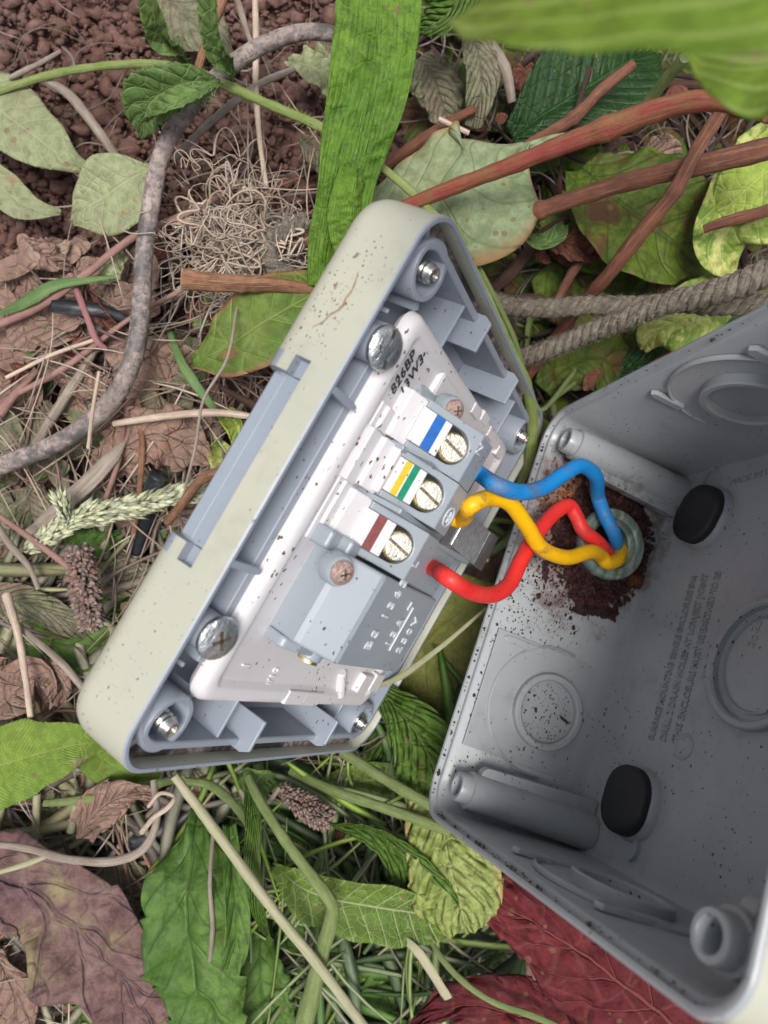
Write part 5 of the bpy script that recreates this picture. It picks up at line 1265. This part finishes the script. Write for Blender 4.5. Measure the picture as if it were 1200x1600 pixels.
for pts, r, m_, lb, nm in [
    ([(272, 1212, -2.05), (310, 1262, -2.06), (360, 1330, -2.08), (430, 1425, -2.1), (500, 1512, -2.12), (580, 1620, -2.15)], [7, 8, 8, 8, 8, 8], 'drygrass', 'long striped straw crossing the bottom from the cover corner', 'grass_stalk'),
    ([(388, 1215, -2.3), (405, 1250, -2.24), (440, 1305, -2.18), (480, 1360, -2.14), (512, 1402, -2.12), (518, 1430, -2.13), (498, 1510, -2.18), (470, 1620, -2.26)], [7, 8, 8, 9, 10, 11, 13, 16], 'midstem', 'thick green jointed stem bending down at the bottom centre', 'green_stem'),
    ([(535, 1175, -2.42), (590, 1210, -2.34), (640, 1240, -2.28), (700, 1272, -2.24)], [8, 9, 9, 9], 'midstem', 'upper of the two green stems reaching the box corner', 'green_stem'),
    ([(455, 1205, -2.44), (520, 1235, -2.36), (600, 1262, -2.3), (705, 1300, -2.24)], [7, 8, 8, 8], 'midstem', 'lower of the two green stems reaching the box corner', 'green_stem'),
    ([(290, 1220, -2.34), (330, 1228, -2.3), (370, 1262, -2.28), (395, 1300, -2.3)], [6, 7, 7, 6], 'midstem', 'curved green stalk under the bottom edge of the cover', 'green_stem'),
    ([(400, 1195, -2.44), (430, 1232, -2.42), (465, 1250, -2.42)], [6, 7, 6], 'greenstem', 'olive stalk ending at the brown seed head', 'green_stem'),
    ([(125, 1235, -2.4), (110, 1300, -2.4)], 6, 'drygrass', 'short cut straw standing left of the curled brown leaf', 'grass_stalk'),
    ([(58, 1240, -2.42), (55, 1315, -2.42)], 6, 'drygrass', 'pale straw standing under the light green leaf', 'grass_stalk'),
    ([(-20, 1318, -2.22), (40, 1325, -2.2), (110, 1343, -2.18), (180, 1345, -2.17), (225, 1325, -2.17), (245, 1280, -2.18), (240, 1220, -2.24)], [5, 6, 6, 7, 7, 6, 5], 'greystraw', 'long curved brown stalk looping over the purple leaf', 'dry_stalk'),
    ([(70, 1255, -2.36), (140, 1248, -2.34), (210, 1232, -2.32), (290, 1215, -2.34)], [6, 7, 7, 5], 'midstem', 'reddish green stalk running under the cover corner', 'green_stem'),
    ([(222, 1300, -2.2), (240, 1278, -2.12), (262, 1262, -2.08), (272, 1245, -2.1), (250, 1240, -2.12), (232, 1260, -2.14)], [4, 4, 4, 3, 3, 3], 'straw', 'white bent straw hook by the curled brown leaf', 'dry_stalk'),
    ([(334, 1290, -2.3), (328, 1380, -2.2), (332, 1450, -2.2), (325, 1530, -2.24)], [3, 3.5, 3.5, 3], 'greystraw', 'thin grey stalk lying over the lobed leaf', 'dry_stalk'),
    ([(-20, 1368, -2.2), (40, 1350, -2.2), (85, 1332, -2.22)], [4, 5, 4], 'drygrass', 'thin green straw across the top of the purple leaf', 'grass_stalk'),
    ([(375, 1235, -2.36), (392, 1262, -2.32), (418, 1254, -2.3), (436, 1232, -2.34)], [3, 4, 4, 3], 'straw', 'pale curved straw left of the brown seed head', 'dry_stalk'),
    ([(0, 490, -2.42), (40, 472, -2.38), (90, 445, -2.36), (180, 432, -2.4)], [4, 10, 9, 3], 'grass', 'broad light green grass blade below the left leaves', 'grass_blade'),
    ([(-20, 515, -2.44), (60, 480, -2.4), (130, 432, -2.38), (210, 370, -2.38), (300, 330, -2.42), (370, 290, -2.46)], [6, 6, 6, 6, 5, 4], 'pinkstraw', 'long reddish stalk passing under the cable on the left', 'dry_stalk'),
    ([(110, 430, -2.42), (130, 480, -2.38), (150, 530, -2.38), (165, 545, -2.4)], [5, 5, 5, 4], 'pinkstem', 'pink stem leaning by the split cable end', 'dry_stalk'),
    ([(398, -20, -2.4), (400, 60, -2.36), (400, 140, -2.36), (406, 220, -2.4), (416, 292, -2.46)], [5, 5, 5, 4, 4], 'straw', 'long upright tan stalk beside the cable arch', 'dry_stalk'),
    ([(365, -20, -2.4), (380, 30, -2.38), (392, 66, -2.4)], [4, 5, 4], 'greystraw', 'short grey stalk above the cable arch', 'dry_stalk'),
    ([(356, -20, -2.36), (335, 30, -2.34), (318, 80, -2.36), (300, 140, -2.4)], [8, 8, 7, 6], 'twig', 'rough brown twig at the top beside the hairy leaves', 'twig'),
    ([(460, 108, -2.4), (400, 135, -2.36), (330, 190, -2.36), (270, 250, -2.4)], [5, 6, 6, 5], 'greystraw', 'grey brown stalk running down beside the cable', 'dry_stalk'),
    ([(78, 130, -2.44), (110, 150, -2.4), (150, 200, -2.38), (184, 248, -2.42)], [6, 8, 8, 6], 'greystraw', 'grey stalk pointing at the round pale leaf', 'dry_stalk'),
    ([(15, 122, -2.46), (60, 100, -2.42), (95, 80, -2.42)], [4, 4, 3], 'greystraw', 'thin stalk above the torn pale leaf', 'dry_stalk'),
    ([(-20, 640, -2.46), (100, 575, -2.42), (200, 500, -2.42), (290, 450, -2.45)], [4, 5, 4, 4], 'pinkstraw', 'thin pink stalk crossing the split cable', 'dry_stalk'),
    ([(40, 720, -2.48), (90, 640, -2.44), (140, 560, -2.44), (160, 500, -2.46)], [7, 8, 7, 5], 'greystraw', 'grey stalk slanting beside the lower cable bend', 'dry_stalk'),
    ([(-10, 660, -2.46), (20, 620, -2.44), (58, 578, -2.46)], [7, 7, 5], 'pinkstraw', 'short pink grey stalk at the left edge above the cable', 'dry_stalk'),
    ([(216, 625, -2.42), (222, 700, -2.36), (216, 780, -2.36), (208, 840, -2.42)], [4.5, 5, 4.5, 4], 'twig', 'upright thin brown stalk in front of the black offcut', 'dry_stalk'),
    ([(196, 655, -2.42), (185, 720, -2.36), (165, 780, -2.38)], [3, 4, 4], 'pinkstraw', 'leaning thin stalk left of the upright one', 'dry_stalk'),
    ([(178, 662, -2.36), (260, 650, -2.3), (340, 645, -2.28), (402, 652, -2.3)], [5, 6, 6, 5], 'straw', 'straight pale stalk reaching the cover edge', 'dry_stalk'),
    ([(370, 480, -2.16), (355, 560, -2.12), (318, 625, -2.12), (305, 700, -2.14), (285, 780, -2.2)], [2, 2.5, 2.5, 2.5, 2], 'greystraw', 'thin bent stalk hanging over the red tipped leaf', 'dry_stalk'),
    ([(138, 700, -2.2), (145, 640, -2.14), (155, 580, -2.12)], [3, 3, 2.5], 'straw', 'tiny pale stalk rising from the cable', 'dry_stalk'),
    ([(265, 520, -2.44), (285, 570, -2.36), (320, 620, -2.36), (350, 660, -2.4)], [4, 8, 7, 4], 'grass', 'limp green blade below the straw curls', 'grass_blade'),
    ([(40, 835, -2.42), (110, 780, -2.34), (170, 720, -2.34), (200, 680, -2.4)], [6, 14, 12, 3], 'greystraw', 'flat faded grass blade above the seed head', 'grass_blade'),
    ([(10, 590, -2.4), (80, 555, -2.38), (150, 530, -2.4)], [3, 3, 3], 'straw', 'fine straw near the left edge', 'dry_stalk'),
    ([(-10, 800, -2.32), (60, 850, -2.28), (120, 900, -2.28), (140, 955, -2.3)], [4, 5, 5, 4], 'pinkstraw', 'tan stalk arching over the brown seed head on the left', 'dry_stalk'),
    ([(-10, 810, -2.36), (15, 850, -2.34), (45, 885, -2.34), (60, 920, -2.36)], [5, 6, 5, 4], 'greystraw', 'knobbly brown stalk at the left edge below the seed head', 'dry_stalk'),
    ([(10, 930, -2.3), (28, 990, -2.24), (40, 1060, -2.24), (48, 1120, -2.28)], [7, 6, 5, 5], 'straw', 'tan stem carrying dead leaves at the left edge', 'dry_stalk'),
    ([(20, 970, -2.3), (90, 1030, -2.22), (130, 1075, -2.22)], [5, 6, 6], 'greystraw', 'brown stalk ending at the lower corner of the cover', 'dry_stalk'),
    ([(410, 1245, -2.62), (300, 1190, -2.5), (200, 1175, -2.48)], 5, 'drygrass', 'dull grass stalk hidden under the cover', 'grass_stalk'),
    ([(620, 1460, -2.3), (655, 1490, -2.26), (700, 1560, -2.28)], [5, 8, 7], 'drygrass', 'pale folded grass blade left of the red leaf', 'grass_blade'),
    ([(560, 1080, -2.5), (620, 1060, -2.4), (690, 1010, -2.3), (760, 950, -2.36)], [2, 5, 4, 2], 'drygrass', 'brown green blade crossing the gap between cover and box', 'grass_blade')]:
    flat_ = .35 if nm == 'grass_blade' else 1.0
    stalk(lb, pts, r, M_[m_], name={'grass_blade': 'flat_grass'}.get(nm, nm), cat={'grass_stalk': 'grass stalk', 'green_stem': 'stem', 'dry_stalk': 'dry stalk', 'grass_blade': 'grass', 'twig': 'twig'}[nm], flat=flat_)
for sp, w, mt, lb, kw in [
    ([(160, 735, -2.44), (200, 700, -2.4), (245, 680, -2.38), (300, 700, -2.42), (330, 720, -2.46)], [30, 46, 52, 50, 10], 'dead', 'large dry tan leaf lying below the cable bend', dict(wav=.3, teeth=.2, tn=7)),
    ([(40, 380, -2.5), (70, 400, -2.46), (110, 420, -2.5)], [14, 26, 6], 'dead', 'small crumpled brown leaf on the soil left of the cable', dict(wav=.4)),
    ([(120, 1310, -2.34), (150, 1270, -2.28), (190, 1245, -2.24), (240, 1240, -2.28)], [26, 34, 28, 10], 'dead', 'curled tan leaf with a drooping lip below the cover corner', dict(fold=-.6, wav=.3)),
    ([(-20, 1040, -2.4), (20, 1070, -2.34), (60, 1060, -2.34), (75, 1110, -2.4)], [30, 44, 36, 6], 'dead', 'folded brown leaf at the left edge below the stalks', dict(fold=.5, wav=.3)),
    ([(60, 1035, -2.36), (90, 1060, -2.3), (95, 1100, -2.34)], [6, 24, 8], 'dead', 'small pointed brown leaf beside the cover skirt', dict(fold=.5)),
    ([(40, 760, -2.5), (50, 820, -2.46), (80, 870, -2.48)], [24, 48, 24], 'deadgreen', 'withered pale leaf under the faded blade', dict(wav=.2)),
    ([(-20, 930, -2.44), (50, 945, -2.38), (110, 975, -2.38), (150, 1000, -2.44)], [20, 28, 24, 6], 'deadgreen', 'long withered green leaf at the left edge', dict(fold=.3)),
    ([(-10, 985, -2.5), (60, 1000, -2.46), (150, 1010, -2.44), (210, 990, -2.5)], [14, 34, 40, 14], 'green', 'mid green leaf half hidden behind the brown seed head', dict(fold=.2, wav=.1)),
    ([(90, 860, -2.48), (140, 850, -2.44), (190, 835, -2.46)], [16, 30, 8], 'green', 'bright green leaf under the grass seed head', dict(wav=.2)),
    ([(110, 900, -2.5), (190, 900, -2.46), (260, 905, -2.5)], [16, 34, 16], 'deadgreen', 'dusty green blade lying behind the cover skirt', dict(fold=.2)),
    ([(120, 960, -2.52), (180, 950, -2.48), (230, 930, -2.52)], [20, 34, 12], 'puck', 'green leaf between the seed head and the cover skirt', dict(fold=.3)),
    ([(-30, 880, -2.5), (20, 860, -2.46), (50, 800, -2.48)], [12, 20, 6], 'deadgreen', 'faded blade at the left edge above the withered leaf', dict(fold=.5)),
    ([(-20, 1480, -2.45), (10, 1530, -2.4), (25, 1590, -2.4), (20, 1650, -2.44)], [20, 30, 34, 20], 'dead', 'brown dead leaf in the bottom left corner', dict(fold=.3, wav=.2)),
    ([(105, 1580, -2.5), (150, 1590, -2.46), (200, 1600, -2.5)], [16, 26, 12], 'green', 'green leaf below the purple leaf at the bottom edge', dict(wav=.2)),
    ([(350, 640, -2.44), (368, 668, -2.36), (372, 705, -2.38)], [5, 16, 4], 'lime', 'small yellow green leaf against the latch recess', dict(fold=.8)),
    ([(330, 690, -2.48), (350, 720, -2.44), (368, 770, -2.46)], [12, 22, 10], 'yellow', 'yellow leaf scrap under the latch recess', dict(fold=.3)),
    ([(150, 440, -2.46), (170, 420, -2.42), (195, 395, -2.44)], [6, 20, 6], 'pale', 'pale green scrap beside the cable above the grass blade', dict(wav=.3)),
    ([(470, 215, -2.5), (500, 245, -2.46), (520, 285, -2.5)], [8, 20, 10], 'deadgreen', 'grey green scrap left of the strap leaf', dict(wav=.3)),
    ([(110, 585, -2.48), (140, 600, -2.44), (175, 590, -2.46)], [14, 26, 6], 'dead', 'brown scrap inside the bend of the cable', dict(wav=.4)),
    ([(140, 460, -2.48), (155, 490, -2.42), (190, 520, -2.44)], [6, 14, 6], 'deadred', 'curled rust red scrap near the split cable', dict(fold=.8)),
    ([(100, 540, -2.5), (130, 545, -2.46), (165, 535, -2.48)], [10, 18, 6], 'deadred', 'red brown leaf scrap left of the cable', dict(fold=.4, wav=.3)),
    ([(0, 560, -2.5), (25, 575, -2.46), (40, 600, -2.5)], [12, 18, 6], 'deadred', 'dull red leaf scrap at the left edge', dict(wav=.3)),
    ([(870, 400, -2.66), (950, 480, -2.66), (1040, 520, -2.68)], [60, 90, 60], 'autumn', 'dark green leaf low down behind the ropes', dict(wav=.1)),
    ([(440, 1300, -2.6), (500, 1320, -2.56), (560, 1360, -2.58)], [14, 40, 10], 'green', 'dark green leaf low under the brown seed head', dict(wav=.2)),
    ([(600, 1150, -2.66), (560, 1200, -2.64), (520, 1260, -2.66)], [20, 44, 20], 'puck', 'low green leaf behind the two green stems', dict(fold=.2)),
    ([(205, 1520, -2.5), (250, 1560, -2.5), (260, 1620, -2.52)], [14, 40, 30], 'green', 'green leaf showing between the purple and the lobed leaf', dict(wav=.2))]:
    leaf(lb, sp, w, L_[mt], **{**dict(noise_=.03, holes=.35), **kw})

# ---- seed heads
def seedhead(label, pts, r_px, mat, n, gr, name='seed_head', spread=1.0, side=None, fat=.15):
    P = smooth_path([at(*p) for p in pts], 14); root = thing(name, label, 'seed head', P[0])
    mb = MB(); mb.tube(P, .006, 8); o = mb.build('stem', mat, None, smooth=180, origin=P[0]); under(o, root)
    mb = MB()
    for k in range(n):
        t = random.random(); i = min(int(t*(len(P)-1)), len(P)-2); p = P[i].lerp(P[i+1], t*(len(P)-1)-i); T = (P[i+1]-P[i]).normalized()
        r = interp(r_px, t)*(H-p.z)/F
        th = random.random()*6.28; a = T.orthogonal().normalized(); b = T.cross(a); d_ = a*math.cos(th)+b*math.sin(th)
        q = p + d_*r*random.uniform(.25, .9); ax = (T*spread + d_*random.uniform(.3, 1.0)).normalized(); l = gr*random.uniform(.7, 1.3); w_ = l*fat
        s1 = ax.orthogonal().normalized()*w_; s2 = ax.cross(s1)
        base = len(mb.v)
        mid = q + ax*l*.45
        mb.add([q, mid+s1, mid+s2, mid-s1, mid-s2, q+ax*l], [(0,1,2),(0,2,3),(0,3,4),(0,4,1),(5,2,1),(5,3,2),(5,4,3),(5,1,4)])
    o = mb.build('seeds', mat, None, smooth=180, origin=P[0]); o['kind'] = 'stuff'; under(o, root); return root
seedhead('pale green grass seed head lying across the soil left of the latch', [(40, 862, -2.34), (75, 838, -2.30), (110, 815, -2.28), (160, 800, -2.26), (215, 790, -2.25), (270, 775, -2.24), (330, 765, -2.26)], [5, 10, 13, 13, 12, 11, 9], M_['seed'], 1150, .055, spread=1.9, fat=.13)
seedhead('small side sprig of the pale grass seed head', [(108, 822, -2.28), (104, 800, -2.24), (94, 782, -2.22)], [9, 10, 4], M_['seed'], 110, .042, spread=1.6, fat=.13)
seedhead('brown spent seed head standing left of the cover skirt', [(122, 855, -2.26), (128, 890, -2.24), (136, 930, -2.24), (142, 980, -2.26)], [16, 18, 18, 12], M_['brownseed'], 900, .024, spread=.3, fat=.34)
seedhead('brown spent seed head hanging below the cover', [(440, 1234, -2.36), (465, 1250, -2.32), (490, 1268, -2.29), (512, 1284, -2.28)], [9, 15, 18, 16], M_['brownseed'], 900, .018, spread=.5, fat=.32)

# ---- curls of dry straw
def add_curl(mb, c, r, turns, z, wd, tilt):
    n = 22; path = []; a0 = random.random()*6.28; ex = random.uniform(.5, 1); ro = random.random()*3.14
    for i in range(n+1):
        a = a0 + turns*2*math.pi*i/n; rr_ = r*(1 + .35*math.sin(i*.5+a0))
        x, y = rr_*math.cos(a), rr_*ex*math.sin(a)
        x, y = x*math.cos(ro)-y*math.sin(ro), x*math.sin(ro)+y*math.cos(ro)
        path.append(Vector((c.x+x, c.y+y, c.z + tilt*math.sin(a)*.3 + .012*i/n)))
    mb.tube(path, [wd*(.6+.4*math.sin(math.pi*i/n)) for i in range(n+1)], 4, flat=.35)
mb = MB()
for _ in range(210):
    px = random.gauss(375, 52); py = random.gauss(374, 40)
    add_curl(mb, at(px, py, random.uniform(-2.46, -2.26)), random.uniform(.03, .16), random.uniform(.06, .42), 0, random.choice((.0012, .0016, .0022, .003, .0048)), random.uniform(0, .3))
tag(mb.build('straw_curls', stem_mat('pale_straw_curl', (.62,.49,.38), (.48,.36,.27), (.74,.62,.50), .6, 40, .4, isl=True), smooth=180), 'tangle of curled dry straw shreds above the cut twig', 'straw', kind='stuff')

# ---- litter: many thin straws, scraps and blades (nobody could count them)
def region(px, py):
    # 0 soil, 1 straw over soil, 2 green matter, 3 dark bed at right
    if px > 640 and py < 760: return 3
    if px > 560: return 4
    d = px*.62 + py
    if py > 1180 and px > 230: return 2
    if py > 1000 and px > 560: return 2
    if py > 830: return 1.5
    if d < 330: return 0
    return 1
def litter(name, n, gen, mat, label, cat, seg=4):
    mb = MB()
    for _ in range(n):
        g = gen()
        if g is None: continue
        pts, r, fl = g
        mb.tube(smooth_path(pts, 3), [r*(1-.6*abs(2*i/(3*(len(pts)-1))-1)**3) for i in range(3*(len(pts)-1)+1)], seg, flat=fl)
    return tag(mb.build(name, mat, smooth=180, flipfix=False), label, cat, kind='stuff')
def strawgen(regs, lmin, lmax, rmin, rmax, zl, zh, fl=1.0, box_=(-60, 1260, -60, 1660), bend=.25, dens=None, dirb=None):
    def g():
        px = random.uniform(box_[0], box_[1]); py = random.uniform(box_[2], box_[3])
        rg = region(px, py)
        if rg not in regs: return None
        if dens and random.random() > dens(px, py): return None
        z = random.uniform(zl, zh); c = at(px, py, z); a = random.random()*3.14 if dirb is None else random.gauss(dirb, .5); L = random.uniform(lmin, lmax)
        d_ = Vector((math.cos(a), math.sin(a), random.uniform(-.12, .12))); pr_ = Vector((-d_.y, d_.x, 0)); bd = random.gauss(0, bend)*L
        return ([c - d_*L/2, c - d_*L*.15 + pr_*bd*.5 + Vector((0,0,.02*random.random())), c + d_*L*.2 + pr_*bd*.4, c + d_*L/2 - pr_*bd*.3], random.uniform(rmin, rmax), fl)
    return g
def dsoil(px, py):
    d = px*.62 + py
    return max(.04, min(1, (d-420)/260))
litter('dry_straw', 3000, strawgen((1, 1.5), .10, .50, .0011, .0036, -2.62, -2.38, bend=.07, dens=dsoil), M_['straw'], 'scattered thin pale straws lying on the soil at the left', 'straw')
litter('dead_stalks', 1200, strawgen((1, 1.5), .10, .55, .0018, .0060, -2.64, -2.40, bend=.14, dens=dsoil), M_['pinkstraw'], 'scattered pinkish dead stalks lying on the soil at the left', 'straw')
litter('grey_litter', 950, strawgen((1, 1.5, 0), .08, .40, .0016, .006, -2.64, -2.44, bend=.2, dens=dsoil), M_['greystraw'], 'faded grey stalk fragments mixed in the litter', 'straw')
litter('root_threads', 420, strawgen((0, 1), .06, .30, .0015, .004, -2.66, -2.56, bend=.5), M_['greystraw'], 'fine root threads on the bare soil', 'roots')
litter('straw_on_right', 900, strawgen((3,), .10, .40, .0015, .004, -2.96, -2.70, bend=.4, box_=(640, 1260, -60, 700)), M_['greystraw'], 'fine dry roots and straws in the bed behind the ropes', 'straw')
litter('shade_dark_twigs', 300, strawgen((3,), .2, .7, .006, .018, -3.0, -2.66, bend=.1, box_=(640, 1260, -60, 760)), M_['darkstem'], 'thin twigs low behind the ropes, coloured dark to paint the shade there', 'twigs', seg=6)  # dark stem colour stands in for the shade deep in the bed
def grassgen(box_, n_, z0, z1, lm=.35, lx=.9, w0=.010, w1=.024, dirb=None):
    return strawgen((2, 1.5, 3, 1, 4), lm, lx, w0, w1, z0, z1, fl=.22, box_=box_, bend=.22, dirb=dirb)
litter('green_grass', 620, grassgen((200, 760, 1150, 1640), 0, -2.98, -2.50, w0=.006, w1=.024), M_['grass'], 'dark green grass blades in the depth below the cover', 'grass')
litter('fresh_grass', 170, grassgen((200, 760, 1180, 1640), 0, -2.72, -2.40, w0=.004, w1=.013), M_['freshgrass'], 'fine yellow green grass blades among the darker ones', 'grass')
litter('pale_grass', 90, grassgen((200, 760, 1180, 1640), 0, -2.75, -2.42, w0=.003, w1=.009), M_['drygrass'], 'thin pale grass blades among the green ones', 'grass')
litter('faded_blades', 170, grassgen((-40, 330, 820, 1640), 0, -2.62, -2.44, .3, .7, .006, .018), M_['greystraw'], 'flat faded grass blades in the lower left litter', 'grass')
litter('olive_blades', 170, grassgen((-40, 330, 860, 1640), 0, -2.62, -2.42, .3, .7, .008, .024), M_['drygrass'], 'flat olive grass blades in the lower left litter', 'grass')
litter('low_grass_right', 110, grassgen((620, 900, 400, 860), 0, -2.96, -2.70, .3, .7, .010, .022), M_['midstem'], 'dull green blades deep between cover and box', 'grass')
# leaf scraps
def scraps(name, n, boxes, mats, label, zl, zh, s0, s1):
    mb = MB()
    for _ in range(n):
        bx = random.choice(boxes); px = random.uniform(bx[0], bx[1]); py = random.uniform(bx[2], bx[3]); c = at(px, py, random.uniform(zl, zh))
        a = random.random()*6.28; s = random.uniform(s0, s1); e = random.uniform(.35, .8); k = 9; tilt = random.gauss(0, .3); t2 = random.gauss(0, .3)
        ring_ = []
        for i in range(k):
            th = 2*math.pi*i/k; r = s*random.uniform(.75, 1.15); x, y = r*math.cos(th), r*e*math.sin(th)
            z = x*tilt + y*t2 + random.gauss(0, .08)*s; ring_.append(c + Vector((x*math.cos(a)-y*math.sin(a), x*math.sin(a)+y*math.cos(a), z)))
        mb.add(ring_ + [c + Vector((0, 0, random.gauss(0, .15)*s))], [(i, (i+1)%k, k) for i in range(k)])
        mb.uv = (mb.uv or []) + [(.5+.5*math.cos(2*math.pi*i/k), .5+.5*math.sin(2*math.pi*i/k)) for i in range(k)] + [(.5, .5)]
    o = mb.build(name, mats, smooth=180, flipfix=False); m2 = o.modifiers.new('sub', 'SUBSURF'); m2.levels = 1; m2.render_levels = 2
    return tag(o, label, 'leaf litter', kind='stuff')
scraps('brown_litter', 300, [(-40, 340, 560, 1100), (-40, 300, 1100, 1640), (0, 240, 380, 620)], L_['dead'], 'brown leaf scraps scattered through the litter', -2.62, -2.46, .03, .11)
scraps('red_litter', 120, [(-40, 340, 380, 1100), (650, 1250, 0, 620), (-40, 560, 1200, 1640)], L_['deadred'], 'rust red leaf scraps scattered through the litter', -2.66, -2.48, .02, .075)
scraps('grey_green_litter', 190, [(-40, 340, 780, 1640), (-40, 300, 500, 900)], L_['deadgreen'], 'faded green leaf scraps scattered through the litter', -2.62, -2.46, .03, .12)
scraps('green_undergrowth', 260, [(200, 720, 1180, 1640)], L_['green'], 'dark small leaves in the undergrowth below the cover', -3.0, -2.56, .05, .15)
scraps('dark_undergrowth', 240, [(640, 1260, -60, 760)], L_['autumn'], 'dull green leaves low in the bed behind the ropes', -3.0, -2.70, .05, .17)
scraps('small_weeds', 60, [(-40, 340, 380, 900)], L_['nettle'], 'tiny green weed leaves between the straws', -2.60, -2.46, .012, .035)
# soil crumbs
mb = MB()
for _ in range(19000):
    px = random.uniform(-40, 700); py = random.uniform(-40, 1250) if random.random() < .62 else random.uniform(-40, 460)
    p = at(px, py, -2.66); h = ground_h(p.x, p.y)
    r = min(.045, .003 + random.expovariate(1/.006)) if random.random() < .97 else random.uniform(.02, .05)
    lump(mb, Vector((p.x, p.y, h + .035 + r*.4 + random.uniform(-.01, .03))), r)
tag(mb.build('soil_lumps', M_['soil'], smooth=180, flipfix=False), 'loose crumbs and clods of red brown soil', 'soil', kind='stuff')
